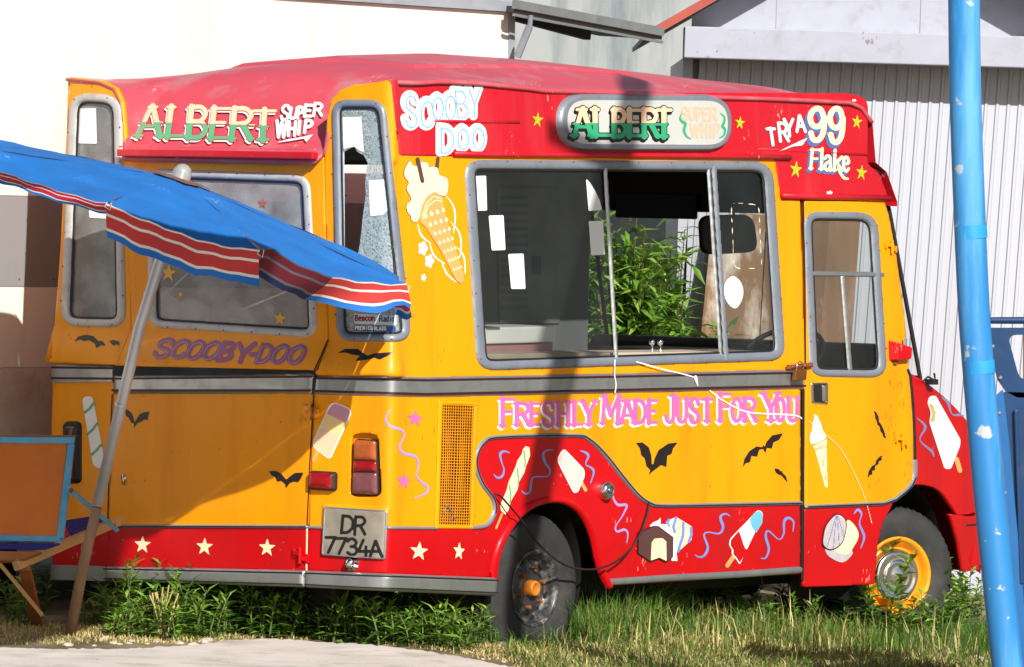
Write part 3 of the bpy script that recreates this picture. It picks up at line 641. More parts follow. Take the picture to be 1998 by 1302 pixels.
# tail lamps
tl_back = on_skin('lamp_recess', region(tail_rec), bb(tail_rec), 3, yellow, -0.028)
lampb = on_skin('tail_lamp', region(rpoly([(690, 856), (737, 859), (740, 969), (686, 967)], 6)), (680, 848, 748, 975), 2, dark, 0.0, prof=lambda D: 0.03*np.clip(-D/3, 0, 1)-0.02)
for poly, m_ in ((rpoly([(693, 858), (735, 861), (736, 899), (692, 897)], 4), lamp_amber), (rpoly([(692, 899), (736, 901), (737, 921), (691, 920)], 2), lamp_red), (rpoly([(691, 922), (737, 923), (738, 965), (689, 963)], 4), lamp_smoke)):
    on_skin('lens', region(poly), bb(poly), 2, m_, 0.008, prof=lambda D: 0.016*np.sqrt(np.clip(-D/8, 0, 1)), parent=lampb)
fog = on_skin('fog_lamp', region(rpoly([(606, 918), (660, 921), (659, 959), (605, 956)], 7)), (600, 912, 666, 965), 2, dark, 0.004, prof=lambda D: 0.03*np.clip(-D/3, 0, 1))
on_skin('lens', region(rpoly([(609, 921), (656, 924), (655, 955), (608, 952)], 6)), (604, 916, 662, 960), 2, lamp_red, 0.030, prof=lambda D: 0.014*np.sqrt(np.clip(-D/10, 0, 1)), parent=fog)
tl2 = on_skin('tail_lamp', ulim(region(rpoly([(124, 822), (160, 822), (160, 944), (122, 944)], 12))), (104, 815, 166, 950), 2.5, dark, 0.0, prof=lambda D: 0.02*np.clip(-D/4, 0, 1))
on_skin('lens', ulim(region(rpoly([(130, 832), (154, 832), (154, 940), (128, 940)], 6))), (104, 825, 160, 946), 2.5, lamp_dark, 0.021, prof=lambda D: 0.015*np.sqrt(np.clip(-D/8, 0, 1)), parent=tl2)
# number plate
plate_poly = rpoly([(635, 988), (757, 996), (753, 1092), (630, 1083)], 5)
pr = on_skin('plate_surround', region(rpoly([(628, 982), (764, 988), (760, 1030), (626, 1030)], 8)), (620, 975, 770, 1036), 2.5, yellow, 0.0, prof=lambda D: 0.012*np.clip(-D/8, 0, 1))
pl_ = on_skin('number_plate', region(plate_poly), bb(plate_poly), 3, plate_m, 0.013, prof=lambda D: 0.004*np.clip(-D/3, 0, 1))
on_skin('plate_rim', lambda X, Y: np.abs(sd_poly(X, Y, plate_poly)+2)-2, bb(plate_poly), 1.5, alu, 0.014, parent=pl_, prof=lambda D: 0.006*np.clip(-D/1.5, 0, 1))
mb = MB(); c0 = Vector(sk(687, 1099, 0.0)); nrm = (Vector(sk(687, 1099, 1.0))-c0).normalized(); mt = Matrix.Translation(c0)@nrm.to_track_quat('Z', 'Y').to_matrix().to_4x4()
mb.lathe([(0.040, 0), (0.040, 0.006), (0.022, 0.012), (0.024, 0.024), (0.020, 0.036), (0.010, 0.042), (0.001, 0.044)], 24, mt); mb.obj('plate_lamp', chrome, van, smooth=True)
# fuel cap
mb = MB(); c0 = Vector(sk(1178, 957, 0.0)); nrm = (Vector(sk(1178, 957, 1.0))-c0).normalized(); mt = Matrix.Translation(c0)@nrm.to_track_quat('Z', 'Y').to_matrix().to_4x4()
mb.lathe([(0.050, -0.01), (0.048, 0.022), (0.040, 0.040), (0.028, 0.046), (0.026, 0.041), (0.018, 0.041), (0.017, 0.046), (0.001, 0.047)], 28, mt); mb.obj('fuel_cap', chrome, van, smooth=True)
# hinges
def hinge(px, py, m, s=1.0, name='hinge'):
    b = MB(); q = lambda dx, dy, o: sk(px+dx*s, py+dy*s, o)
    b.tube([q(0, -16, .02), q(0, 16, .02)], 0.010*s, 10)
    b.bar(q(-14, -6, .010), q(0, -4, .018), 0.02*s, 0.022*s); b.bar(q(0, 5, .018), q(12, 7, .010), 0.02*s, 0.022*s)
    b.box(q(-12, -4, .008), (0.012, 0.03*s, 0.045*s)); b.box(q(11, 6, .008), (0.012, 0.03*s, 0.045*s))
    return b.obj(name, m, van, bevel=0.002)
hinge(609, 801, orange_metal); hinge(590, 1084, red); hinge(1756, 860, yellow, 0.9); hinge(1735, 482, yellow, 0.8)
mb = MB(); mb.tube([sk(613, 792, .02), sk(620, 795, .045), sk(620, 815, .045), sk(612, 818, .02)], 0.006, 8); mb.obj('hinge_loop', rust, van)
mb = MB(); mb.lathe([(0.015, 0), (0.014, .006), (0.002, .008)], 16, Matrix.Translation(sk(243, 933, .006))@Vector((-1, 0, 0)).to_track_quat('Z', 'Y').to_matrix().to_4x4()); mb.bar(sk(243, 925, .012), sk(244, 946, .014), .008, .014); mb.obj('door_lock', chrome, van, smooth=True)
# cab door handle, mirror bracket, side repeater
hp = rpoly([(1581, 747), (1613, 746), (1614, 790), (1582, 787)], 3)
hd = on_skin('door_handle', region(hp), bb(hp), 2, dark, 0.004, prof=lambda D: 0.006*np.clip(-D/2, 0, 1))
on_skin('handle_rim', lambda X, Y: np.abs(sd_poly(X, Y, hp)+2)-2, bb(hp), 1.5, chrome, 0.006, parent=hd, prof=lambda D: 0.008*np.clip(-D/1.5, 0, 1))
on_skin('handle_lever', region([(1600, 751), (1611, 750), (1612, 786), (1601, 785)]), (1596, 746, 1616, 790), 1.5, chrome, 0.012, parent=hd, prof=lambda D: 0.014*np.clip(-D/3, 0, 1))
mb = MB(); a = Vector(sk(1738, 680, 0.0)); n_ = (Vector(sk(1738, 680, 1.0))-a).normalized()
mb.hexa([sk(1732, 664, .0), sk(1762, 674, .0), sk(1761, 702, .0), sk(1733, 704, .0)], [sk(1736, 668, .05), sk(1766, 678, .05), sk(1764, 700, .05), sk(1738, 702, .05)]); mb.obj('side_marker', red, van, bevel=.006)
mb = MB(); mb.tube([sk(1757, 676, .03), sk(1757, 660, .03)], .010, 10); mb.obj('marker_bolt', chrome, van)
mb = MB(); mb.box(sk(1743, 707, .012), (.03, .02, .02)); mb.obj('marker_bracket', rust, van)
# hasp and padlock
mb = MB(); mb.bar(sk(1530, 716, .022), sk(1578, 711, .022), .014, .02); mb.tube([sk(1535, 716, .03), sk(1575, 712, .03)], .008, 8); hs = mb.obj('hasp', rust, van)
mb = MB(); mb.hexa([sk(1536, 722, .035), sk(1557, 720, .035), sk(1556, 741, .035), sk(1534, 742, .035)], [sk(1536, 722, .06), sk(1557, 720, .06), sk(1556, 741, .06), sk(1534, 742, .06)]); pk = mb.obj('padlock', mat('brass', lin(150, 100, 50), .4, metal=.7, var=.2), hs, bevel=.004)
mb = MB(); mb.tube([sk(1540, 724, .047), sk(1541, 709, .047), sk(1547, 705, .047), sk(1553, 709, .047), sk(1553, 722, .047)], .004, 8); mb.obj('shackle', chrome, hs, smooth=True)
# wiper jet on bonnet
# ------------------------------------------------------------------ hand-painted lettering: strokes of each letter in a unit box
LN = lambda *p: ('l', p)
CV = lambda *p: ('c', p)
G = {
 'A': [LN((.08, 0), (.46, 1)), LN((.5, 1), (.92, 0)), LN((.25, .34), (.75, .34))],
 'B': [LN((.12, 0), (.12, 1)), CV((.12, .97), (.6, .97), (.84, .78), (.62, .54), (.12, .52)), CV((.12, .52), (.66, .50), (.92, .27), (.66, .03), (.12, .03))],
 'C': [CV((.92, .74), (.80, .93), (.52, .98), (.2, .82), (.08, .5), (.2, .16), (.52, .02), (.82, .08), (.92, .22))],
 'D': [LN((.12, 0), (.12, 1)), CV((.12, .97), (.55, .95), (.86, .75), (.92, .5), (.86, .24), (.55, .04), (.12, .03))],
 'E': [LN((.12, 0), (.12, 1)), LN((.12, .96), (.9, .96)), LN((.12, .52), (.72, .52)), LN((.12, .04), (.92, .04))],
 'F': [LN((.14, 0), (.14, 1)), LN((.14, .96), (.92, .96)), LN((.14, .52), (.74, .52))],
 'H': [LN((.12, 0), (.12, 1)), LN((.88, 0), (.88, 1)), LN((.12, .5), (.88, .5))],
 'I': [LN((.5, 0), (.5, 1))],
 'J': [CV((.72, 1), (.72, .5), (.70, .16), (.46, .02), (.2, .08), (.1, .24))],
 'L': [LN((.16, 0), (.16, 1)), LN((.16, .04), (.92, .04))],
 'M': [LN((.08, 0), (.10, 1)), LN((.12, 1), (.5, .3)), LN((.5, .3), (.88, 1)), LN((.88, 1), (.90, 0))],
 'O': [CV((.5, .98), (.2, .84), (.08, .5), (.2, .16), (.5, .02), (.8, .16), (.92, .5), (.8, .84), (.5, .98))],
 'P': [LN((.14, 0), (.14, 1)), CV((.14, .97), (.6, .97), (.9, .76), (.64, .48), (.14, .46))],
 'R': [LN((.12, 0), (.12, 1)), CV((.12, .97), (.6, .97), (.86, .76), (.62, .52), (.12, .50)), LN((.5, .5), (.92, .02))],
 'S': [CV((.88, .76), (.78, .93), (.5, .99), (.2, .90), (.12, .72), (.28, .56), (.66, .44), (.88, .28), (.78, .08), (.48, .01), (.2, .08), (.08, .26))],
 'T': [LN((.5, 0), (.5, 1)), LN((.05, .95), (.95, .95))],
 'U': [CV((.12, 1), (.12, .4), (.22, .1), (.5, .02), (.78, .1), (.88, .4), (.88, 1))],
 'W': [LN((.04, 1), (.26, 0)), LN((.26, 0), (.5, .9)), LN((.5, .9), (.74, 0)), LN((.74, 0), (.96, 1))],
 'Y': [LN((.08, 1), (.48, .46)), LN((.92, 1), (.5, .46)), LN((.5, .48), (.5, 0))],
 '-': [LN((.1, .45), (.9, .45))],
 '9': [CV((.86, .70), (.72, .94), (.46, 1), (.2, .90), (.1, .70), (.22, .50), (.5, .44), (.76, .54), (.88, .72), (.86, .4), (.74, .14), (.5, .02), (.26, .06), (.14, .24))],
 '7': [LN((.05, .95), (.95, .95)), LN((.9, .93), (.35, 0))],
 '3': [CV((.12, .84), (.3, .97), (.62, .97), (.86, .78), (.7, .56), (.4, .52)), CV((.4, .52), (.74, .5), (.92, .26), (.7, .05), (.36, .03), (.1, .16))],
 '4': [LN((.45, 1), (.05, .30)), LN((.05, .30), (.95, .30)), LN((.66, .58), (.66, 0))],
 'l': [LN((.5, 0), (.5, 1)), LN((.2, .9), (.5, .98))],
 'a': [CV((.16, .78), (.4, .97), (.7, .9), (.80, .7), (.80, .0)), CV((.80, .55), (.5, .54), (.2, .40), (.14, .2), (.36, .03), (.62, .1), (.8, .3))],
 'k': [LN((.16, 0), (.16, 1)), LN((.86, .66), (.2, .34)), LN((.35, .42), (.9, .0))],
 'e': [CV((.14, .52), (.86, .58), (.8, .86), (.5, .98), (.22, .84), (.1, .5), (.24, .14), (.54, .02), (.88, .2))],
 'c': [CV((.86, .78), (.6, .97), (.26, .86), (.1, .5), (.26, .12), (.6, .03), (.88, .22))],
 'o': [CV((.5, .98), (.2, .84), (.08, .5), (.2, .16), (.5, .02), (.8, .16), (.92, .5), (.8, .84), (.5, .98))],
 'n': [LN((.14, 0), (.14, 1)), CV((.14, .7), (.34, .95), (.66, .95), (.84, .7), (.84, 0))],
 'd': [LN((.86, 0), (.86, 1.45)), CV((.86, .6), (.6, .97), (.26, .86), (.1, .5), (.26, .12), (.6, .03), (.86, .4))],
 'i': [LN((.5, 0), (.5, 1)), LN((.5, 1.35), (.5, 1.36))],
}
SER = {'A': [(.08, 0, .16), (.92, 0, .16), (.44, 1, .22)], 'B': [(.10, 0, .14), (.10, 1, .14)], 'D': [(.10, 0, .14), (.10, 1, .14)], 'E': [(.10, 0, .12), (.10, 1, .12)],
       'F': [(.14, 0, .18), (.10, 1, .12)], 'H': [(.12, 0, .16), (.88, 0, .16), (.12, 1, .16), (.88, 1, .16)], 'I': [(.5, 0, .3), (.5, 1, .3)], 'J': [(.68, 1, .22)], 'L': [(.16, 1, .2), (.12, 0, .12)],
       'M': [(.08, 0, .12), (.92, 0, .12), (.06, 1, .10), (.94, 1, .10)], 'P': [(.14, 0, .2), (.10, 1, .12)], 'R': [(.12, 0, .16), (.08, 1, .12), (.92, 0, .12)], 'T': [(.5, 0, .22)],
       'U': [(.12, 1, .15), (.88, 1, .15)], 'Y': [(.5, 0, .2), (.08, 1, .15), (.92, 1, .15)], 'l': [(.5, 0, .35)], 'k': [(.16, 0, .2)], 'S': [], 'O': []}
VERT = {'E': ('v', 'h', 'h', 'h'), 'F': ('v', 'h', 'h'), 'L': ('v', 'h'), 'T': ('v', 'h'), 'H': ('v', 'v', 'h'), 'A': ('m', 'v', 'h'), 'M': ('m', 'v', 'm', 'v'), 'Y': ('v', 'm', 'v')}
def text_fn(letters, w, hw=None, serif=0.0, mid=False, bulge=1.0):
    hw = hw or w; items = []
    for ch, x0, x1, yt, yb, sl_ in letters:
        T = lambda p, x0=x0, x1=x1, yt=yt, yb=yb, s=sl_: np.array([[x0+q[0]*(x1-x0)+s*q[1], yb-q[1]*(yb-yt)] for q in p])
        st = []
        cls = VERT.get(ch, None)
        for k, (t, p) in enumerate(G[ch]):
            ww = w
            if cls: ww = {'v': w, 'h': hw, 'm': (w+hw)/2}[cls[k]]
            elif t == 'c' and hw != w: ww = (w+hw)/2*1.05
            st.append((spline(T(p), 5) if t == 'c' else T(p), ww))
        if serif:
            for sx_, sy_, sh in SER.get(ch, []):
                yy = min(max(sy_, 0.035), 0.965); st.append((T([(sx_-sh, yy), (sx_+sh, yy)]), serif))
                if mid and ch in 'ALBERT' and sy_ == 0: st.append((T([(sx_-sh*.85 if ch != 'A' else sx_*.8+.1-sh*.7, .45), (sx_+sh*.85 if ch != 'A' else sx_*.8+.1+sh*.7, .45)]), serif*.8))
        Pm = np.vstack([s[0] for s in st]); items.append((st, bb(Pm, w+10)))
    def fn(X, Y):
        d = np.full(X.shape, 30.0)
        for st, b in items:
            m = (X > b[0]) & (X < b[2]) & (Y > b[1]) & (Y < b[3])
            if not m.any(): continue
            xx, yy = X[m], Y[m]; dd = np.full(xx.shape, 30.0)
            for p, ww in st: dd = np.minimum(dd, sd_stroke(xx, yy, p, ww))
            d[m] = np.minimum(d[m], dd)
        return d
    allP = np.vstack([np.vstack([s[0] for s in st]) for st, _ in items]); return fn, bb(allP, w+12)
def letters(name, fn, bbox, m, off=0.002, dx=0, dy=0, grow_=0, clip=None, step=1.25, mapper=None, parent=None):
    def g(X, Y):
        d = fn(X-dx, Y-dy)-grow_
        return np.maximum(d, clip(X, Y)) if clip is not None else d
    return on_skin(name, g, bbox, step, m, off, mapper=mapper, parent=parent, smooth=False)
# sloping rear roof plane for the rear lettering
def roof_plane(px, py, off):
    d = ray_l(px, py); n = np.array([-0.95, 0, 1.0]); n /= np.linalg.norm(n); p0 = np.array([0, 0, 2.373])
    t = ((p0-CL)@n)/(d@n); return CL+d*t[:, None]+n*(off[:, None])
# ALBERT on the rear slope
fn, b = text_fn([('A', 266, 318, 209, 269, 8), ('L', 322, 360, 209.5, 270, 8), ('B', 364, 404, 210, 272, 7), ('E', 408, 448, 212, 274, 7), ('R', 448, 494, 213, 275, 6), ('T', 490, 538, 216, 277, 4)], 5.4, 3.0, 2.6, True)
letters('white_lettering', fn, b, white_paint, 0.006, -3.5, 3.5, 0.4, mapper=roof_plane); letters('red_outline', fn, b, band_red, 0.0075, 0, 0, 1.2, mapper=roof_plane)
letters('peach_lettering', fn, b, peach, 0.009, clip=lambda X, Y: Y-(241+(X-300)*.03), mapper=roof_plane); letters('green_lettering', fn, b, green_paint, 0.009, clip=lambda X, Y: (241.2+(X-300)*.03)-Y, mapper=roof_plane)
fn, b = text_fn([('S', 548, 564, 208, 237, 4), ('U', 564, 579, 213, 234, 4), ('P', 580, 592, 211, 233, 3), ('E', 593, 609, 207, 230, 3), ('R', 611, 630, 204, 228, 3)], 3.0); letters('white_lettering', fn, b, white_paint, 0.008, mapper=roof_plane)
fn, b = text_fn([('W', 539, 560, 238, 270, 2), ('H', 562, 578, 240, 267, 2), ('I', 578, 590, 239, 264, 2), ('P', 593, 610, 237, 261, 3)], 3.2); letters('white_lettering', fn, b, white_paint, 0.008, mapper=roof_plane)
q = P_([(538, 281), (560, 275), (595, 269), (613, 264), (599, 280), (594, 273), (565, 278)]); on_skin('underline_flourish', region(q), bb(q), 1.5, white_paint, 0.008, mapper=roof_plane)
# roof sign
sign_poly = rpoly([(1082, 182), (1421, 184), (1423, 296), (1084, 294)], [58, 58, 58, 58], 10)
sg = on_skin('roof_sign', region(sign_poly), bb(sign_poly), 2.5, frame_grey, 0.0, prof=lambda D: 0.035*np.clip(-D/4, 0, 1))
sgi = lambda X, Y: sd_poly(X, Y, sign_poly)+13
sign_white = mat('sign_face', lin(196, 198, 195), 0.3, var=0.06, vscale=4, coat=0.3)
on_skin('sign_face', sgi, bb(sign_poly), 2, sign_white, 0.0365, parent=sg)
fn, b = text_fn([('A', 1105, 1146, 212, 266, 0), ('L', 1145, 1180, 212, 266, -2), ('B', 1183, 1211, 213, 267, 0), ('E', 1213, 1240, 213, 267, 0), ('R', 1241, 1274, 213, 267, -1), ('T', 1268, 1299, 212, 268, 0)], 5.2, 3.2, 3.0, True)
letters('black_outline', fn, b, black_paint, 0.0375, 0, 0, 2.0, parent=sg); letters('black_shadow', fn, (b[0]-6, b[1], b[2]+4, b[3]+9), black_paint, 0.0370, -2, 5, 1.5, parent=sg)
letters('peach_lettering', fn, b, peach, 0.039, clip=lambda X, Y: Y-240, parent=sg); letters('green_lettering', fn, b, sign_green, 0.039, clip=lambda X, Y: 240.2-Y, parent=sg)
fn, b = text_fn([('S', 1318, 1331, 209, 234, 0), ('U', 1333, 1345, 210, 234, 0), ('P', 1347, 1358, 210, 235, 0), ('E', 1360, 1371, 210, 235, 0), ('R', 1373, 1388, 210, 235, 0), ('W', 1335, 1354, 241, 267, 0), ('H', 1357, 1369, 241, 267, 0), ('I', 1371, 1379, 241, 267, 0), ('P', 1380, 1394, 241, 267, 0)], 2.3)
letters('peach_lettering', fn, b, mat('faded_coral_paint', lin(240, 184, 160), .4), 0.0385, parent=sg)
for p in ([(1319, 221), (1315, 231), (1320, 238), (1326, 242), (1323, 254), (1328, 266), (1336, 271)], [(1394, 221), (1402, 229), (1401, 240), (1398, 246), (1403, 253), (1401, 264), (1393, 269)]):
    line('green_curl', spline(p, 5), [1, 2.6, 2.6, 1.2], sign_green, 0.038, sg)
# SCOOBY DOO on the band: bubble letters
LT = [('S', 786, 812, 184, 247, -2), ('C', 815, 841, 195, 247, 0), ('O', 838, 862, 186, 232, 0), ('O', 863, 886, 183, 232, 0), ('B', 886, 912, 174, 228, -6), ('Y', 909, 934, 172, 226, 0), ('D', 853, 882, 247, 297, 0), ('O', 887, 911, 248, 290, 0), ('O', 916, 942, 247, 291, 0)]
fn, b = text_fn(LT, 6.0)
letters('white_lettering', fn, b, white_paint, 0.0065, 0, 0, 2.6); letters('pale_blue_lettering', fn, b, paleblue, 0.008, 0, 0, 0.3)
fn2, b2 = text_fn(LT, 0.7); letters('blue_lettering_shade', fn2, b, blue_paint, 0.0095, 2, 3, 0)
# TRY A 99 FLAKE
fn, b = text_fn([('T', 1498, 1514, 250, 283, -5), ('R', 1518, 1538, 240, 276, -4), ('Y', 1528, 1548, 233, 266, -2), ('A', 1551, 1571, 226, 257, -3)], 3.0); letters('pale_blue_lettering', fn, b, paleblue, 0.008)
fn, b = text_fn([('9', 1575, 1610, 212, 275, 0), ('9', 1614, 1646, 212, 279, 0)], 5.4); letters('blue_lettering_shade', fn, (b[0]-6, b[1], b[2], b[3]+8), blue_shadow, 0.0065, -4, 6, 1.0); letters('cream_lettering', fn, b, cream_paint, 0.008)
fn, b = text_fn([('F', 1577, 1596, 291, 330, 3), ('l', 1594, 1606, 290, 331, 2), ('a', 1605, 1621, 303, 333, 0), ('k', 1622, 1642, 293, 333, 2), ('e', 1642, 1655, 306, 335, 0)], 3.0, 2.2, 2.0); letters('blue_lettering_shade', fn, (b[0]-5, b[1], b[2], b[3]+5), blue_shadow, 0.0065, -3, 4, 1.2); letters('cream_lettering', fn, b, cream_paint, 0.008)
line('cream_lettering', spline([(1632, 320), (1636, 335), (1644, 347), (1652, 349)], 5), [2, 2.5, 3, 2], cream_paint, 0.008)
q = P_([(1512, 298), (1540, 284), (1574, 268), (1563, 284), (1545, 286)]); on_skin('underline_flourish', region(q), bb(q), 1.5, paleblue, 0.008)
for c_, r_ in (((1047, 234), 18), ((1442, 240), 16), ((1670, 238), 17), ((1551, 331), 20), ((1679, 337), 18)): on_skin('lime_star', region(star_pts(c_[0], c_[1], r_, .68, 0.12, .34)), (c_[0]-22, c_[1]-24, c_[0]+22, c_[1]+24), 1.5, lime, 0.0065)
# SCOOBY-DOO on the hatch lip
fn, b = text_fn([('S', 298, 330, 663, 697, 16), ('C', 331, 360, 665, 698, 16), ('O', 360, 392, 666, 700, 16), ('O', 392, 424, 668, 701, 16), ('B', 423, 451, 669, 703, 14), ('Y', 452, 488, 671, 706, 14), ('-', 488, 500, 674, 706, 6), ('D', 498, 526, 673, 707, 14), ('O', 526, 556, 674, 708, 16), ('O', 558, 588, 675, 709, 16)], 4.8)
letters('mauve_lettering', fn, b, mauve, 0.0065); 
for l_ in [('S', 298, 330, 663, 697, 16), ('C', 331, 360, 665, 698, 16), ('O', 360, 392, 666, 700, 16), ('O', 392, 424, 668, 701, 16), ('D', 498, 526, 673, 707, 14), ('O', 526, 556, 674, 708, 16), ('O', 558, 588, 675, 709, 16)]:
    fn2, b2 = text_fn([l_], 0.6); letters('highlight_line', fn2, b2, lilac_grey, 0.008, -2, 2)
# FRESHLY MADE JUST FOR YOU
LT = [('F', 976, 1005, 777, 832, 0), ('R', 1004, 1034, 786, 830, 0), ('E', 1033, 1055, 786, 830, 0), ('S', 1058, 1081, 784, 832, 0), ('H', 1086, 1111, 784, 830, 0), ('L', 1116, 1137, 783, 830, 0), ('Y', 1134, 1163, 782, 829, 0),
      ('M', 1172, 1208, 772, 827, 3), ('A', 1209, 1240, 781, 826, -2), ('D', 1236, 1260, 780, 826, 0), ('E', 1263, 1283, 780, 826, 0), ('J', 1296, 1320, 770, 825, 0), ('U', 1319, 1341, 777, 824, 0), ('S', 1344, 1364, 777, 825, 0), ('T', 1367, 1391, 777, 823, 0),
      ('F', 1401, 1427, 767, 822, 0), ('O', 1426, 1447, 776, 823, 0), ('R', 1449, 1476, 776, 822, 0), ('Y', 1486, 1521, 766, 822, 0), ('O', 1512, 1531, 776, 822, 0), ('U', 1535, 1557, 775, 822, 0)]
fn, b = text_fn(LT, 4.4, 2.8, 2.6)
letters('white_lettering', fn, (b[0]-6, b[1], b[2], b[3]+6), white_paint, 0.002, -3, 4, 0.2); letters('pink_lettering', fn, b, pink_paint, 0.0035)
# plate numbers, stuck lettering
fn, b = text_fn([('D', 667, 693, 1006, 1040, 3), ('R', 693, 718, 1008, 1043, 2), ('7', 637, 658, 1047, 1078, 2), ('7', 658, 679, 1049, 1080, 2), ('3', 680, 702, 1051, 1083, 0), ('4', 702, 726, 1054, 1085, 0), ('A', 724, 750, 1056, 1086, 0)], 2.9); letters('plate_characters', fn, b, black_paint, 0.0185, parent=pl_)
flat_decal('window_sticker', [(690, 612), (775, 616), (775, 635), (690, 632)], mat('sticker_white', lin(206, 214, 218), .4), par=fr[1]); flat_decal('window_sticker', [(690, 634), (774, 637), (773, 648), (690, 645)], mat('sticker_blue', lin(40, 80, 150), .4), par=fr[1])
sx = [691+6.9*i for i in range(12)]
fn, b = text_fn([('B', 692, 698, 615, 626, 0)]+[(c, 699+6.4*i, 704.5+6.4*i, 618.3, 626.3, 0) for i, c in enumerate('eacon')], 1.0); letters('red_lettering', fn, b, lamp_red, -0.0035, parent=fr[1])
fn, b = text_fn([('R', 739, 746, 616, 628, 0)]+[(c, 747+5.8*i, 752+5.8*i, 619.5, 628, 0) for i, c in enumerate('adio')], 1.0); letters('blue_lettering', fn, b, MATS['sticker_blue'], -0.0035, parent=fr[1])
GG = CV((.92, .74), (.80, .93), (.52, .98), (.2, .82), (.08, .5), (.2, .16), (.52, .02), (.88, .12), (.9, .45), (.6, .45)); G['G'] = [GG]
fn, b = text_fn([(c, 692+5.0*i, 695.8+5.0*i, 636.5+.03*i, 643.5+.03*i, 0) for i, c in enumerate('PREMIER')]+[(c, 729+5.0*i, 732.8+5.0*i, 637.5, 644.5, 0) for i, c in enumerate('GLASS')], 0.75); letters('white_lettering', fn, b, white_paint, -0.0035, step=1.0, parent=fr[1])
# ------------------------------------------------------------------ painted motifs
def motif(name, pts, m, off=0.002, step=1.5, smooth_=False, closed=True):
    q = spline(pts, 5, True) if smooth_ else P_(pts); return on_skin(name, region(q), bb(q, 3), step, m, off, smooth=False)
C7 = lambda pts: crop(pts, 880, 700, 2.3257)
C4 = lambda pts: crop(pts, 1570, 760, 3.617)
CR = lambda pts: crop(pts, 950, 860, 6.51)
CS = lambda pts: crop(pts, 1220, 980, 5.709)
def bat(pts): return motif('painted_bat', pts, black_paint, 0.0045 if pts[0][0] > 1571 else 0.0022 if pts[0][0] > 640 else 0.008)
bat(C7([(838, 382), (868, 380), (896, 402), (908, 440), (910, 480), (918, 478), (922, 455), (940, 415), (985, 385), (1028, 380), (1006, 408), (1000, 432), (980, 440), (976, 492), (952, 482), (930, 500), (908, 516), (895, 533), (903, 505), (886, 488), (878, 452), (862, 438), (856, 406)]))
bat(C7([(1322, 496), (1330, 455), (1352, 420), (1385, 398), (1412, 402), (1416, 390), (1422, 402), (1430, 378), (1456, 348), (1506, 338), (1488, 368), (1462, 380), (1455, 408), (1432, 404), (1426, 430), (1416, 410), (1398, 412), (1388, 445), (1362, 440), (1356, 470), (1336, 474)]))
bat(C7([(1465, 498), (1484, 500), (1496, 512), (1502, 508), (1504, 520), (1518, 532), (1528, 564), (1512, 546), (1504, 536), (1496, 528), (1484, 526), (1474, 518)]))
bat(C4([(480, 148), (500, 160), (516, 190), (522, 232), (536, 246), (556, 290), (572, 350), (552, 338), (544, 312), (530, 296), (524, 262), (510, 252), (504, 224), (494, 204), (490, 174)]))
bat(C4([(552, 462), (522, 476), (500, 500), (494, 528), (470, 540), (446, 578), (438, 632), (458, 602), (472, 604), (474, 574), (494, 570), (492, 544), (516, 528), (520, 506), (540, 500), (538, 480)]))
bat(crop([(566, 1092), (590, 1098), (614, 1120), (628, 1160), (634, 1180), (644, 1160), (664, 1128), (694, 1112), (738, 1108), (722, 1136), (720, 1166), (700, 1160), (680, 1174), (650, 1186), (626, 1220), (630, 1190), (608, 1180), (596, 1152), (576, 1136)], 80, 480, 3.427))
bat(crop([(1318, 350), (1352, 348), (1380, 362), (1398, 385), (1406, 390), (1420, 376), (1446, 358), (1488, 356), (1476, 384), (1462, 404), (1440, 400), (1420, 408), (1402, 434), (1398, 412), (1378, 396), (1360, 402), (1350, 378), (1334, 372)], 0, 780, 2.5045))
bat(crop([(205, 1196), (240, 1178), (290, 1178), (314, 1196), (330, 1206), (360, 1196), (440, 1190), (410, 1208), (380, 1222), (360, 1214), (330, 1222), (280, 1228), (300, 1206), (262, 1200), (240, 1192)], 560, 120, 2.1))
motif('painted_bat', crop([(220, 642), (250, 606), (300, 594), (350, 602), (384, 636), (410, 634), (436, 668), (405, 664), (370, 684), (360, 652), (320, 630), (290, 638), (268, 626), (240, 634)], 80, 480, 3.427), black_paint, 0.002); motif('painted_bat', crop([(456, 636), (490, 628), (524, 640), (528, 668), (505, 658), (486, 668)], 80, 480, 3.427), black_paint, 0.002)
# squiggles
def squig(pts, m=blue_paint, w=(0.8, 2.8, 1.0, 2.6, 0.8), off=0.0022): return line('painted_squiggle', spline(pts, 6), list(w), m, off)
squig(CR([(285, 155), (215, 135), (165, 170), (180, 265), (212, 365), (190, 450), (130, 472), (85, 430)])); squig(CR([(838, 118), (760, 125), (710, 170), (735, 280), (795, 370), (765, 450), (590, 465), (555, 550), (540, 650), (480, 675), (440, 640)]))
squig(CR([(1185, 130), (1245, 150), (1285, 195), (1250, 300), (1320, 345), (1352, 400), (1312, 540)])); squig(CR([(1602, 600), (1600, 720), (1660, 815), (1770, 820), (1720, 950), (1630, 1090), (1650, 1155), (1740, 1130), (1785, 1180), (1770, 1300)]), mat('lilac_paint', lin(170, 150, 220), .4))
squig(CS([(1162, 155), (1110, 130), (1055, 170), (1085, 280), (1040, 350), (920, 335), (872, 370), (915, 500), (880, 590), (820, 612), (770, 585)])); squig(CS([(1862, 330), (1870, 220), (1810, 175), (1765, 220), (1760, 350), (1705, 415), (1590, 320), (1560, 380), (1595, 520), (1560, 620), (1505, 625)]))
squig(C4([(342, 878), (370, 850), (395, 880), (382, 950), (415, 1040), (388, 1125)]), off=0.0045); squig(crop([(155, 305), (205, 360), (172, 440), (245, 510), (258, 545)], 1740, 720, 3.174), mat('grey_blue_paint', lin(120, 130, 180), .4)); squig(crop([(305, 175), (345, 210), (370, 280), (415, 285), (445, 290)], 1740, 720, 3.174), MATS['grey_blue_paint'])
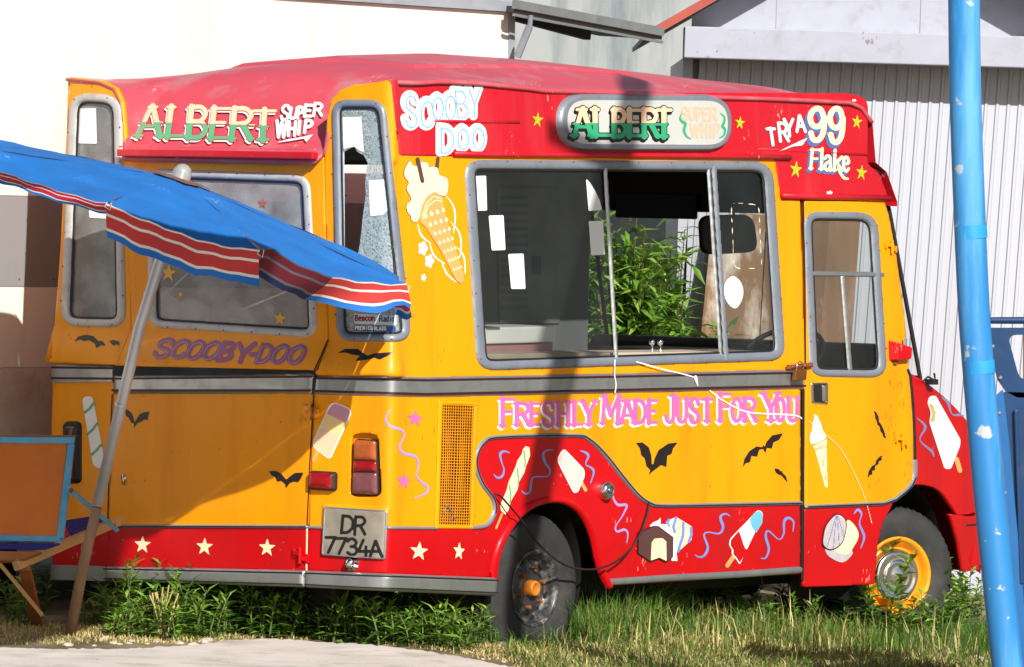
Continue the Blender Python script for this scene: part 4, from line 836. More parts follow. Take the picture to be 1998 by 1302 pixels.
squig([(762, 799), (753, 816), (760, 831), (784, 840), (788, 850), (779, 872), (788, 885), (809, 891), (816, 906), (812, 928), (822, 941), (833, 949), (831, 962), (809, 972)], MATS['lilac_paint'], (1, 2.6, 1.4, 2.8, 1.2, 2.8, 1))
for c_, r_, s_, m_ in (((809, 817), 18, .95, pink_paint), ((787, 939), 17, .95, pink_paint), ((817, 1076), 20, .95, cream_paint), ((895, 1076), 20, .6, cream_paint)): on_skin('painted_star', region(star_pts(c_[0], c_[1], r_, s_, .1)), (c_[0]-24, c_[1]-24, c_[0]+24, c_[1]+24), 1.5, m_, 0.002)
for c_ in ((280, 1063), (401, 1067), (523, 1069)): on_skin('painted_star', region(star_pts(c_[0], c_[1], 19, .92, .05)), (c_[0]-24, c_[1]-24, c_[0]+24, c_[1]+24), 1.5, cream_paint, 0.008)
# lollies
lol = rpoly([(648, 784), (688, 800), (644, 896), (609, 869)], [14, 14, 8, 12])
line('lolly_stick', [(624, 872), (613, 898)], 4, tan_paint, 0.002); on_skin('painted_lolly', lambda X, Y: sd_poly(X, Y, lol)-1.6, bb(lol), 1.5, white_paint, 0.0022)
for m_, a_, c_ in ((mat('lilac_pink_paint', lin(214, 150, 170), .4), -999, 0), (mat('custard_paint', lin(250, 214, 150), .4), 0, 28), (peach, 28, 999)):
    on_skin('lolly_stripe', lambda X, Y, a_=a_, c_=c_: np.maximum(np.maximum(sd_poly(X, Y, lol)+1.2, a_-((Y-818)*.88-(X-660)*.42)), ((Y-818)*.88-(X-660)*.42)-c_), bb(lol), 1.5, m_, 0.0035)
tw = rpoly([(160, 775), (181, 772), (206, 905), (196, 916), (182, 908)], [10, 10, 6, 6, 6]); on_skin('painted_lolly', region(tw), bb(tw), 1.5, white_paint, 0.002)
for p in ([(184, 786), (176, 797), (165, 806)], [(191, 826), (182, 838), (171, 848)], [(198, 868), (190, 878), (179, 888)]): line('lolly_stripe', p, 2.2, green_paint, 0.0035)
tw = CR([(452, 110), (490, 70), (535, 85), (545, 190), (490, 330), (470, 410), (405, 520), (385, 620), (305, 760), (270, 880), (232, 940), (175, 890), (165, 820), (250, 620), (270, 530), (360, 330), (385, 250), (440, 170)]); line('lolly_stick', CR([(190, 930), (115, 1110)]), 2.0, tan_paint, 0.002); motif('painted_lolly', tw, cream_paint, 0.0022)
for p in ([(462, 120), (480, 260), (475, 330)], [(378, 350), (395, 480), (390, 560)], [(280, 560), (300, 700), (285, 790)]): line('lolly_stripe', CR(p), 1.3, green_paint, 0.0038)
lo = rpoly(CR([(970, 100), (885, 240), (1100, 660), (1150, 650), (1235, 450), (1230, 370)]), [8, 10, 6, 6, 6, 6]); line('lolly_stick', CR([(1195, 530), (1250, 625)]), 3.4, tan_paint, 0.002); on_skin('painted_lolly', lambda X, Y: sd_poly(X, Y, lo)-1, bb(lo, 5), 1.5, white_paint, 0.0022); on_skin('lolly_face', lambda X, Y: sd_poly(X, Y, lo)+1.6, bb(lo), 1.5, palepink, 0.0036)
# choc ice cube and striped wrapper
motif('striped_wrapper', CS([(455, 210), (565, 165), (735, 270), (735, 420), (565, 570), (520, 420), (480, 260)]), cream_paint, 0.002)
for p in ([(480, 200), (455, 230), (480, 265)], [(560, 175), (530, 270), (545, 330)], [(640, 230), (640, 360), (585, 545)], [(725, 285), (730, 360), (700, 440)]): line('wrapper_stripe', CS(p), 2.6, blue_paint, 0.0035)
motif('wrapper_fold', CS([(258, 268), (300, 225), (362, 200), (385, 162), (385, 245), (455, 245), (535, 350), (590, 460), (560, 550), (575, 655), (505, 655), (520, 450), (380, 290)]), white_paint, 0.0048)
motif('choc_ice_outline', CS([(300, 262), (358, 265), (525, 390), (522, 610), (445, 672), (362, 632), (275, 672), (126, 570), (130, 340)]), black_paint, 0.0062)
motif('choc_ice', CS([(305, 270), (352, 274), (518, 396), (515, 604), (448, 662), (362, 622), (272, 662), (134, 566), (138, 346)]), brown_paint, 0.0074)
motif('choc_ice_filling', CS([(270, 650), (278, 450), (310, 405), (400, 400), (442, 440), (445, 655), (365, 615)]), cream_paint, 0.0088)
# rocket lolly
ro = rpoly(CS([(1480, 78), (1540, 130), (1270, 700), (1235, 640), (1180, 580), (1185, 530), (1150, 480), (1160, 410)]), [10, 14, 4, 3, 4, 3, 5, 6]); line('lolly_stick', CS([(1200, 610), (1135, 705)]), 4.2, tan_paint, 0.002); on_skin('painted_lolly', region(ro), bb(ro), 1.5, white_paint, 0.0022)
motif('lolly_top', CS([(1485, 95), (1525, 130), (1520, 230), (1450, 345), (1400, 260), (1380, 190), (1430, 120)]), skyblue, 0.0036)
motif('lolly_base', CS([(1258, 320), (1285, 390), (1310, 470), (1330, 515), (1360, 535), (1270, 672), (1238, 620), (1200, 580), (1200, 530), (1168, 480), (1172, 420)]), red, 0.0036)
# ice cream shell on the lower door
motif('painted_ice_cream', C4([(140, 1120), (180, 1120), (330, 1140), (300, 1200), (255, 1220), (200, 1200), (155, 1165)]), lilac_grey, 0.0045, smooth_=True); motif('painted_ice_cream', C4([(200, 1130), (270, 1060), (290, 930), (330, 940), (370, 1000), (372, 1050), (340, 1110), (310, 1155), (260, 1165)]), cream_paint, 0.0058, smooth_=True)
motif('shell_outline', C4([(120, 1040), (140, 960), (205, 882), (260, 890), (290, 950), (270, 1060), (230, 1115), (170, 1135), (122, 1105)]), black_paint, 0.0070, smooth_=True); motif('painted_shell', C4([(125, 1042), (145, 962), (206, 890), (256, 897), (283, 952), (263, 1058), (225, 1108), (170, 1127), (127, 1098)]), lilac_grey, 0.0083, smooth_=True)
for p in ([(210, 895), (150, 1110)], [(214, 895), (192, 1122)], [(220, 895), (235, 1095)], [(228, 898), (268, 1040)]): line('shell_line', C4(p), 0.7, blue_shadow, 0.0096)
# cornet on the cab door
motif('painted_cornet', C4([(52, 400), (70, 430), (140, 690), (158, 690), (150, 420), (152, 350)]), cream_paint, 0.0045); motif('painted_ice_cream', C4([(62, 178), (84, 188), (95, 215), (112, 250), (120, 285), (140, 320), (135, 350), (45, 385), (32, 330), (45, 290), (48, 245), (60, 210)]), white_paint, 0.0058, smooth_=True)
for p in ([(55, 425), (150, 400)], [(60, 395), (80, 428), (95, 390), (110, 422), (130, 385), (145, 405)], [(90, 470), (150, 560)], [(140, 440), (115, 560)], [(120, 590), (158, 660)], [(155, 560), (135, 640)]): line('cornet_line', C4(p), 0.6, orange_line, 0.0072)
# wing lolly
CW = lambda pts: crop(pts, 1740, 720, 3.174)
line('lolly_stick', CW([(400, 560), (420, 630)]), 4.5, tan_paint, 0.002); wl_ = rpoly(CW([(230, 170), (270, 165), (425, 440), (420, 480), (365, 620), (325, 620), (230, 330), (240, 270), (218, 210)]), 5); on_skin('painted_lolly', region(wl_), bb(wl_), 1.5, white_paint, 0.0022); motif('lolly_bite', CW([(225, 212), (250, 222), (268, 270), (262, 322), (235, 330), (250, 275)]), tan_paint, 0.0036)
# the big cornet by the serving window
CC = lambda pts: crop(pts, 780, 290, 4.825)
cream_sh = CC([(90, 115), (45, 190), (40, 260), (80, 320), (60, 380), (105, 475), (60, 530), (70, 600), (100, 635), (110, 680), (150, 690), (190, 640), (300, 420), (380, 440), (430, 440), (450, 370), (440, 280), (370, 250), (350, 185), (290, 170), (270, 180), (260, 140), (200, 125), (150, 165), (110, 150)])
on_skin('cream_outline', lambda X, Y: sd_poly(X, Y, spline(cream_sh, 5, True))-1.0, bb(P_(cream_sh), 6), 1.5, brown_paint, 0.002); motif('painted_ice_cream', cream_sh, cream_paint, 0.0034, smooth_=True)
con = CC([(180, 650), (200, 540), (250, 450), (320, 405), (385, 450), (400, 500), (420, 610), (500, 900), (590, 1170), (600, 1240), (570, 1272), (530, 1250), (480, 1160), (390, 980), (300, 840), (230, 730), (190, 700)])
motif('painted_cornet', con, tan_paint, 0.0048); 
for k in range(7):
    for j in range(4):
        a = (k+.5)/7; cx, cy = 300+a*255+(j-1.5)*(58-38*a), 560+a*610-(j-1.5)*(18-10*a)
        s_ = 26-13*a; motif('wafer_cell', CC([(cx-s_*.3, cy-s_*1.2), (cx+s_*.8, cy+s_*.2), (cx+s_*.2, cy+s_), (cx-s_*.7, cy+s_*.6)]), cream_paint, 0.0060)
for p, in (([(205, 640), (240, 520), (310, 450), (390, 475)],), ([(215, 660), (255, 545), (330, 485), (395, 500)],)): line('cornet_line', CC(p), 1.0, cream_paint, 0.0062)
line('chocolate_flake', CC([(160, 100), (205, 305)]), 3.8, brown_paint, 0.0062); line('chocolate_flake', CC([(355, 95), (345, 190)]), 3.6, brown_paint, 0.0028)
for p in ([(435, 450), (500, 540), (518, 660), (500, 800)], [(470, 690), (550, 780), (575, 900), (565, 1020)], [(540, 930), (600, 1020), (612, 1180)], [(165, 715), (200, 820), (290, 895)], [(275, 880), (320, 1010), (420, 1085)], [(390, 1070), (440, 1180), (530, 1260)]): line('swirl_line', spline(CC(p), 5), [.6, 1.8, .8], white_paint, 0.0022)
for cx, cy, r in ((215, 940, 46), (275, 1060, 44), (222, 1215, 24)): motif('thought_puff', CC([(cx+r*(1+.16*math.cos(5*t))*math.cos(t)*.9, cy+r*1.35*(1+.16*math.cos(5*t))*math.sin(t)) for t in np.linspace(0, 6.2, 40)]), white_paint, 0.002)
# dried white paint dribbles and a chip or two
line('paint_dribble', spline([(1195, 702), (1194, 730), (1197, 750), (1195, 766)], 5), 1.1, white_paint, 0.0165); line('paint_dribble', spline([(1237, 706), (1290, 721), (1325, 729), (1352, 737)], 5), 1.2, white_paint, 0.0165); line('paint_dribble', spline([(1345, 735), (1362, 742), (1388, 766), (1420, 788), (1462, 805), (1545, 810), (1563, 817)], 5), [2.4, 1.4, 1.2, 1.6, 1.0], white_paint, 0.006)
line('paint_dribble', spline([(1574, 821), (1600, 842), (1640, 880), (1680, 960), (1698, 1022)], 5), 0.7, cream_paint, 0.0105); line('paint_dribble', [(1352, 736), (1357, 754)], [3.5, .6], white_paint, 0.0165)
# ------------------------------------------------------------------ wheels
def wheel(cx, cy, cz, steer, front):
    w = bpy.data.objects.new('wheel', None); col.objects.link(w); w.parent = van
    ax = Vector((-math.sin(steer), -math.cos(steer), 0)) if cy < 0 else Vector((math.sin(steer), math.cos(steer), 0))
    Mw = Matrix.Translation((cx, cy, cz))@ax.to_track_quat('Z', 'Y').to_matrix().to_4x4(); w.matrix_local = Mw
    R = 0.375; rs = 0.98 if front else 0.90; zg = -0.205 if front else -0.065
    Mi_ = Mw.inverted()
    b = MB(); b.lathe([(0.215, -0.17), (0.28, -0.19), (0.345, -0.185), (R, -0.165), (R+.002, -0.10), (R, -0.035), (0.360, -0.008), (0.335, 0.006), (0.295, 0.014), (0.255, 0.010), (0.222*rs, 0.002), (0.212*rs, -0.006), (0.205*rs, -0.02)], 72)
    for k in range(56):      # tread blocks on the shoulder
        q = 2*math.pi*k/56; rm = Matrix.Rotation(q, 4, 'Z')
        v = [rm@Vector(p) for p in ((R-.004, -.004, -.19+.14), (R+.008, -.010, -.05), (R+.008, .006, -.045), (R-.004, .010, -.045), (R-.016, -.006, -.012), (R-.006, -.008, -.018), (R-.006, .006, -.018), (R-.016, .008, -.012))]
        b.hexa([tuple(p) for p in v[:4]], [tuple(p) for p in v[4:]])
    for i_, q in enumerate(b.v):      # soft, flat tyre: squash onto the ground and bulge
        g_ = Mw@Vector(q); d_ = zg+0.05-g_.z
        if d_ > -0.05:
            k_ = max(0.0, (d_+0.05)/0.12); q2 = Vector(q); q2.z += (0.030*k_ if q2.z > -0.09 else -0.030*k_); g_ = Mw@q2
            g_.z = max(g_.z, zg+0.004*math.sin(i_)); q2 = Mi_@g_; b.v[i_] = tuple(q2)
    b.obj('tyre', tyre_m, w, smooth=True)
    b = MB(); rm_ = orange_metal if front else rim_black
    b.lathe([(0.208, -0.16), (0.208, -0.02), (0.221, 0.004), (0.212, 0.008), (0.198, -0.004), (0.190, -0.03), (0.180, -0.055), (0.165, -0.064), (0.150, -0.050), (0.125, -0.034), (0.09, -0.030), (0.07, -0.036), (0.001, -0.036)], 48)
    b.v = [(q[0]*rs, q[1]*rs, q[2]) for q in b.v]; rim = b.obj('rim', rm_, w, smooth=True)
    if front:
        b = MB(); b.lathe([(0.150, -0.046), (0.146, -0.012), (0.132, 0.004), (0.112, 0.006), (0.105, 0.000), (0.085, 0.004), (0.078, 0.013), (0.070, 0.008), (0.045, 0.014), (0.001, 0.018)], 40); b.obj('hubcap', chrome, w, smooth=True)
    else:
        b = MB(); b.lathe([(0.042, -0.04), (0.040, 0.002), (0.036, 0.010), (0.026, 0.011), (0.022, 0.003), (0.001, 0.004)], 24); b.obj('hub', mat('rusty_orange_hub', lin(206, 120, 24), .6, var=.25, vscale=20, dirt=lin(96, 62, 36), dirt_amt=.7, dirt_scale=18), w, smooth=True)
        for k in range(6):
            q = math.pi*k/3+.3; b = MB(); b.lathe([(0.012, -.034), (0.012, -.008), (0.006, -0.004), (0.001, -.003)], 6, Matrix.Translation((0.098*math.cos(q), 0.098*math.sin(q), 0))); b.obj('wheel_nut', rust, w)
            b = MB(); b.lathe([(0.017, -.0455), (0.001, -.045)], 14, Matrix.Translation((0.158*math.cos(q+.5), 0.158*math.sin(q+.5), 0.004))); b.obj('rim_hole', dark, w)
    return w
wheel(1.33, -1.045, 0.212, 0, False); wheel(4.69, -1.015, 0.160, math.radians(24), True)
wheel(1.305, 1.005, 0.232, 0, False); wheel(4.62, 0.945, 0.160, math.radians(24), True)
# underbody, wheel wells
mb = MB(); mb.box((2.3, -0.02, 0.40), (4.1, 1.1, 0.14)); mb.box((0.6, -0.02, 0.30), (0.10, 1.7, .10)); mb.box((1.305, -0.02, 0.24), (0.10, 1.2, 0.10)); mb.box((3.0, -0.55, 0.27), (0.7, 0.35, .2)); mb.obj('chassis', dark, van)
mb = MB(); mb.box((2.45, .30, .17), (.95, .5, .34)); mb.obj('tank_blocker', dark, van, bevel=.03)  # dark underbody blocks, added to shut off bright ground seen under the sill
mb = MB(); mb.box((3.75, .05, .20), (1.3, .75, .34)); mb.obj('gearbox_blocker', dark, van, bevel=.05)
mb = MB(); mb.box((.62, .05, .16), (.55, 1.2, .26)); mb.obj('carrier_blocker', dark, van, bevel=.03)
mb = MB(); mb.bar((1.75, -.62, .19), (4.2, -.62, .19), .08, .14); mb.obj('rail_blocker', dark, van)
for cy, sgn in ((-1.06, 1), (1.02, -1)):
    for cx, cz, r in ((1.30, 0.27, 0.43), (4.63, 0.22, 0.47)):
        v = []; f = []; n = 20
        for k in range(n+1):
            q = math.pi*(-.12+1.24*k/n); v += [(cx+r*math.cos(q), cy+sgn*.02, cz+r*math.sin(q)), (cx+r*math.cos(q), cy+sgn*.42, cz+r*math.sin(q))]
        f = [(2*k, 2*k+1, 2*k+3, 2*k+2) for k in range(n)]; f.append(tuple(2*k+1 for k in range(n+1))); new_obj('wheel_well', v, f, dark, van)
# ------------------------------------------------------------------ inside
lining = mat('dark_ceiling_lining', lin(52, 46, 42), .8); cabm = mat('grey_steel_cabinet', lin(92, 95, 97), .45, var=.08); beige = mat('beige_counter', lin(196, 176, 158), .5, var=.1)
mb = MB(); mb.box((2.15, -0.02, 0.49), (4.1, 1.2, 0.04)); mb.obj('floor', mat('worn_floor', lin(70, 68, 66), .8, var=.2), van)
mb = MB(); mb.box((2.4, -0.02, 2.50), (3.7, 1.94, 0.02)); mb.obj('ceiling', lining, van)
mb = MB(); mb.box((2.78, 0.27, 1.45), (1.04, 0.34, 1.90)); cab = mb.obj('steel_cabinet', cabm, van, bevel=.01)
def cpt(px, py, o=0.0): p = on_y(np.array([px], float), np.array([py], float), 0.10-o)[0]; return tuple(p)
mb = MB(); mb.hexa([cpt(970, 365), cpt(1090, 367), cpt(1092, 632), cpt(975, 632)], [cpt(970, 365, .012), cpt(1090, 367, .012), cpt(1092, 632, .012), cpt(975, 632, .012)]); mb.obj('cabinet_door', cabm, cab, bevel=.004)
for k in range(15):
    y = 382+k*15.2; mb = MB(); mb.hexa([cpt(980, y, .012), cpt(1030, y, .012), cpt(1030, y+5, .012), cpt(980, y+5, .012)], [cpt(980, y+1, .014), cpt(1030, y+1, .014), cpt(1030, y+7, .030), cpt(980, y+7, .030)]); mb.obj('louvre', cabm, cab)
mb = MB(); mb.hexa([cpt(1042, 500, .012), cpt(1056, 500, .012), cpt(1056, 535, .012), cpt(1042, 535, .012)], [cpt(1042, 500, .03), cpt(1056, 500, .03), cpt(1056, 535, .03), cpt(1042, 535, .03)]); mb.obj('cabinet_handle', dark, cab)
mb = MB(); mb.box((2.05, -0.88, 1.385), (2.65, 0.36, 0.03)); mb.obj('counter', beige, van, bevel=.006)
mb = MB(); mb.box((2.05, -0.74, 0.9), (2.65, 0.05, 0.8)); mb.obj('counter_front', cabm, van)
def ipt(px, py, y): return tuple(on_y(np.array([px], float), np.array([py], float), y)[0])
mb = MB(); mb.hexa([ipt(934, 672, -.75), ipt(1080, 668, -.75), ipt(1078, 712, -.75), ipt(936, 716, -.75)], [tuple(np.array(ipt(x, y, -.75))+np.array((0, .28, 0))) for x, y in ((934, 672), (1080, 668), (1078, 712), (936, 716))]); tubo = mb.obj('ice_tub', mat('pink_tub', lin(176, 130, 134), .5), van, bevel=.01)
mb = MB(); mb.hexa([ipt(928, 640, -.77), ipt(1086, 636, -.77), ipt(1084, 668, -.77), ipt(930, 672, -.77)], [tuple(np.array(ipt(x, y, -.77))+np.array((0, .32, 0))) for x, y in ((928, 640), (1086, 636), (1084, 668), (930, 672))]); mb.obj('tub_lid', white_paint, tubo, bevel=.008)
for px_ in (1272, 1288):
    a = Vector(ipt(px_+1, 700, -.93)); c_ = Vector(ipt(px_, 668, -.93)); mb = MB(); mb.tube([a-Vector((0, 0, .02)), a+(c_-a)*.25, c_], [.016, .007, .006], 12); mb.lathe([(0.001, -.018), (.012, -.012), (.017, 0), (.012, .012), (.001, .018)], 14, Matrix.Translation(c_)); mb.obj('tap_lever', chrome, van, smooth=True)
# dashboard, steering wheel, mirror, visor, windscreen
mb = MB(); mb.box((4.56, -0.02, 1.19), (0.26, 1.9, 0.48)); mb.box((4.46, -0.52, 1.18), (0.18, 0.5, 0.24)); mb.box((4.15, 0.10, 0.95), (0.8, 0.75, 0.86)); mb.obj('dashboard', dark, van, bevel=.03)
sc = Vector(ipt(1525, 694, -.52)); an = Vector((-.62, -.1, .78)).normalized(); rot = an.to_track_quat('Z', 'Y').to_matrix().to_4x4()
mb = MB(); R_ = .235; pts = [tuple(Matrix.Translation(sc)@rot@Vector((R_*math.cos(q), R_*math.sin(q), 0))) for q in np.linspace(0, 2*math.pi, 41)]; mb.tube(pts, .014, 10, caps=False); sw = mb.obj('steering_wheel', dark, van, smooth=True)
mb = MB()
for q in (.6, 2.6, 4.7): mb.tube([sc, tuple(Matrix.Translation(sc)@rot@Vector((R_*math.cos(q), R_*math.sin(q), 0)))], .012, 8)
mb.lathe([(0.05, -.03), (.05, .01), (.03, .02), (.001, .022)], 20, Matrix.Translation(sc)@rot); mb.tube([sc, sc-an*.35], .02, 8); mb.obj('spoke', dark, sw)
mir = rpoly([(1370, 421), (1470, 418), (1480, 492), (1374, 498)], [22, 26, 24, 22]); om = on_skin('rear_view_mirror', region(mir), bb(mir), 3, mat('mirror_back', lin(40, 28, 30), .5), 0, mapper=flat_y(-0.22), thick=.03)
mb = MB(); mb.tube([ipt(1432, 420, -.22), ipt(1430, 405, -.22), ipt(1428, 395, -.25)], .008, 8); mb.obj('mirror_stem', dark, om)
mb = MB(); mb.box((4.36, -0.02, 2.26), (0.16, 2.0, 0.26)); mb.obj('windscreen_header', dark, van, bevel=.02)
mb = MB(); mb.box((4.25, .35, 2.16), (0.03, .55, .14)); mb.obj('sun_visor', mat('navy_visor', lin(18, 30, 42), .6), van, bevel=.01)
v = [(4.50, -1.03, 2.17), (4.50, .99, 2.17), (4.79, 1.03, 1.24), (4.79, -1.07, 1.24)]; new_obj('windscreen', v, [(0, 1, 2, 3)], glass_mat('windscreen_glass', (.88, .90, .89), .05, .02), van)
mb = MB(); mb.tube([v[0], v[1]], .02, 8); mb.tube([v[2], v[3]], .02, 8); mb.obj('windscreen_rubber', dark, van)
for k, (a, b_) in enumerate(((v[1], v[2]), (v[0], v[3]))): mb = MB(); mb.tube([a, b_], .012, 10); mb.obj('windscreen_pillar', dark, van)
mb = MB(); mb.tube([(4.80, .55, 1.30), (4.78, .30, 1.36), (4.77, -.05, 1.37)], .010, 6); mb.obj('wiper', dark, van)
# bonnet and front
tp = spline([(1772, 727), (1800, 742), (1850, 782), (1900, 836)], 4); u, z = px2skin(tp[:, 0], tp[:, 1]); E_ = skin(u, z); n = len(E_); m_ = 15
v = []; f = []
for e in E_:
    for j in range(m_):
        t = j/(m_-1); v.append((e[0]+.06*math.sin(math.pi*t), e[1]*(1-t)+(-.04-e[1])*t, e[2]+.045*math.sin(math.pi*t)**.7))
f = [(i*m_+j, (i+1)*m_+j, (i+1)*m_+j+1, i*m_+j+1) for i in range(n-1) for j in range(m_-1)]; new_obj('bonnet', v, f, red, van)
e = E_[-1]; v = []
for k, zz in enumerate(np.linspace(e[2], .16, 8)):
    for j in range(m_):
        t = j/(m_-1); v.append((e[0]+.06*math.sin(math.pi*t)+.05*math.sin(math.pi*k/7)-.002, e[1]*(1-t)+(-.04-e[1])*t, zz+.045*math.sin(math.pi*t)**.7*(1-k/7)))
new_obj('front_panel', v, [(i*m_+j, (i+1)*m_+j, (i+1)*m_+j+1, i*m_+j+1) for i in range(7) for j in range(m_-1)], red, van)
for y_ in (-.62, .58):
    mb = MB(); mb.lathe([(.10, 0), (.095, .03), (.07, .045), (.001, .055)], 24, Matrix.Translation((e[0]+.055, y_, .62))@Vector((1, 0, 0)).to_track_quat('Z', 'Y').to_matrix().to_4x4()); mb.obj('headlamp', chrome, van, smooth=True)
mb = MB()
for k in range(6): mb.box((e[0]+.115, -.02, .5+.05*k), (.02, .9, .02))
mb.obj('front_grille', dark, van)
mb = MB(); mb.tube([sk(1800, 745, .0), sk(1804, 735, .02), sk(1812, 742, .04), sk(1810, 728, .04)], .006, 8); mb.box(sk(1808, 745, .03), (.06, .05, .03)); mb.obj('bonnet_catch', dark, van, bevel=.005)
mb = MB(); mb.bar((5.2, -.9, .13), (5.2, .9, .13), .09, .07); mb.obj('tow_beam', mat('weathered_timber', lin(140, 104, 72), .8, var=.25, vscale=12), van)
# hanging black cable
cb = spline([(958, 964), (966, 968), (978, 985), (1000, 1015), (1030, 1060), (1075, 1098), (1120, 1110), (1165, 1103), (1205, 1078), (1235, 1040), (1252, 1005), (1261, 980)], 6)
u, z = px2skin(cb[:, 0], cb[:, 1]); Q = l2w(skin(u, z, 0.02+0.05*np.sin(np.linspace(0, math.pi, len(u))))); mb = MB(); mb.tube([tuple(q) for q in Q], .0055, 8)
tag(mb.obj('hanging_cable', mat('cable_sheath', lin(44, 26, 30), .5), None, smooth=True), 'thin dark cable looped across the rear wheel of the van', 'cable')
# rear load: small plant stalk stuck on door not built
# ------------------------------------------------------------------ ground
def hgt(x, y):
    x = np.asarray(x, float); y = np.asarray(y, float)
    base = -0.02-0.035*sm(x, -0.6, 0.4)*sm(y, 29.9, 30.5)-0.13*sm(x, 0.7, 2.1)*sm(y, 30.6, 32.2)
    return base+0.012*np.sin(x*2.1+1)*np.sin(y*1.7)+0.006*np.sin(x*6.3)*np.cos(y*5.1)
def ground_mat():
    m = bpy.data.materials.new('dry_grassy_earth'); m.use_nodes = True; N = m.node_tree.nodes; L = m.node_tree.links; b = N['Principled BSDF']; b.inputs['Roughness'].default_value = .95
    tc = N.new('ShaderNodeTexCoord'); n1 = N.new('ShaderNodeTexNoise'); n1.inputs['Scale'].default_value = 2.2; n1.inputs['Detail'].default_value = 8; n2 = N.new('ShaderNodeTexNoise'); n2.inputs['Scale'].default_value = 40; n2.inputs['Detail'].default_value = 6
    L.new(tc.outputs['Object'], n1.inputs[0]); L.new(tc.outputs['Object'], n2.inputs[0])
    r = N.new('ShaderNodeValToRGB'); r.color_ramp.elements[0].position = .35; r.color_ramp.elements[1].position = .65; r.color_ramp.elements[0].color = (*lin(92, 84, 58), 1); r.color_ramp.elements[1].color = (*lin(158, 142, 112), 1); L.new(n1.outputs[0], r.inputs[0])
    mx = N.new('ShaderNodeMix'); mx.data_type = 'RGBA'; mx.blend_type = 'OVERLAY'; mx.inputs[0].default_value = .5; L.new(r.outputs[0], mx.inputs[6]); L.new(n2.outputs[0], mx.inputs[7]); L.new(mx.outputs[2], b.inputs['Base Color'])
    bp = N.new('ShaderNodeBump'); bp.inputs['Strength'].default_value = .6; bp.inputs['Distance'].default_value = .03; L.new(n2.outputs[0], bp.inputs['Height']); L.new(bp.outputs[0], b.inputs['Normal']); return m
gx = np.concatenate([[-400, -80, -20], np.linspace(-6, 8, 141), [20, 80, 400]]); gy = np.concatenate([[-300, -60, 0, 15], np.linspace(22, 42, 141), [55, 120, 500]])
X, Y = np.meshgrid(gx, gy, indexing='ij'); Z = hgt(X, Y); nn = len(gy)
o = new_obj('ground', np.stack([X, Y, Z], -1).reshape(-1, 3), [(i*nn+j, (i+1)*nn+j, (i+1)*nn+j+1, i*nn+j+1) for i in range(len(gx)-1) for j in range(nn-1)], ground_mat(), kind='structure')
# concrete apron in front
conc = mat('worn_concrete', lin(212, 204, 196), .9, var=.14, vscale=2.5, dirt=lin(150, 142, 132), dirt_amt=.7, dirt_scale=3.5, bump=.4, bscale=35, speck=lin(110, 100, 90))
edge = [(-700, 1268), (-150, 1266), (0, 1264), (120, 1266), (230, 1267), (330, 1262), (400, 1256), (432, 1251), (480, 1247), (530, 1246), (585, 1249), (640, 1254), (700, 1256), (760, 1262), (815, 1268), (860, 1276), (905, 1283), (960, 1294), (1010, 1304), (1100, 1330), (1300, 1400), (1500, 1500)]
E2 = np.array(edge, float); jit = np.repeat(E2, 1, 0); seg = []
for a, b in zip(E2[:-1], E2[1:]):
    k = max(2, int(np.linalg.norm(b-a)/8))
    for t in np.linspace(0, 1, k, endpoint=False): seg.append(a+(b-a)*t+rng.normal(0, .9, 2))
seg = np.array(seg); W = on_ground(seg[:, 0], seg[:, 1], 0.015); top = [(p[0], p[1], 0.015) for p in W]
near = [(p[0]*0.6 if i else p[0], 10.0, 0.015) for i, p in enumerate(W)]; n = len(top)
v = top+near+[(p[0], p[1]+.004, -0.06) for p in top]
new_obj('concrete_apron', v, [(n+i, n+i+1, i+1, i) for i in range(n-1)]+[(i, i+1, 2*n+i+1, 2*n+i) for i in range(n-1)], conc, kind='structure', smooth=False)
# ------------------------------------------------------------------ container / kiosk box behind, parallel to the van
cream_wall = mat('cream_painted_steel', lin(232, 227, 220), .55, var=.05, vscale=1.2, dirt=lin(196, 180, 160), dirt_amt=.35, dirt_scale=2.0, streak=True); grey_wall = mat('grey_painted_band', lin(140, 140, 142), .5, var=.14, vscale=2, streak=True)
low_wall = mat('scuffed_cream_skirt', lin(214, 208, 198), .6, var=.08, dirt=lin(120, 80, 50), dirt_amt=.5, dirt_scale=2.4); rail_m = mat('grey_steel_rail', lin(150, 156, 166), .5, var=.15)
YW = 1.66; XA, XB = -2.4, 4.58
ct = empty('trailer_kiosk', tuple(l2w(np.array([1., 2.5, 0.]))), 'tall cream box trailer with a grey painted band behind the van', 'trailer')
def wbox(x0, x1, y0, y1, z0, z1):
    a = MB(); c = [l2w(np.array([x, y, z])) for x in (x0, x1) for y in (y0, y1) for z in (z0, z1)]; c = [tuple(q-np.array(ct.location)) for q in c]
    a.add(c, [(0, 1, 3, 2), (4, 6, 7, 5), (0, 4, 5, 1), (2, 3, 7, 6), (0, 2, 6, 4), (1, 5, 7, 3)]); return a
wbox(XA, XB, YW+.01, YW+2.3, .34, 3.25).obj('box_body', cream_wall, ct)
wbox(XA, XB, YW, YW+.008, 2.137, 3.25).obj('upper_panel', cream_wall, ct); wbox(XA, XB, YW, YW+.008, 1.665, 2.134).obj('grey_band', grey_wall, ct); wbox(XA, XB, YW, YW+.008, 1.247, 1.662).obj('middle_panel', cream_wall, ct); wbox(XA, XB, YW-.015, YW+.008, .34, 1.243).obj('skirt_panel', low_wall, ct)
wbox(XA, XB+.02, YW-.03, YW+2.32, 3.252, 3.31).obj('roof_rail', rail_m, ct); wbox(XB, XB+.05, YW-.012, YW+.05, .34, 3.25).obj('corner_post', rail_m, ct)
for i in range(3): wbox(-1.8+i*2.4, -1.5+i*2.4, YW+.4, YW+1.9, -.1, .34).obj('support_block', dark, ct)
b = MB()
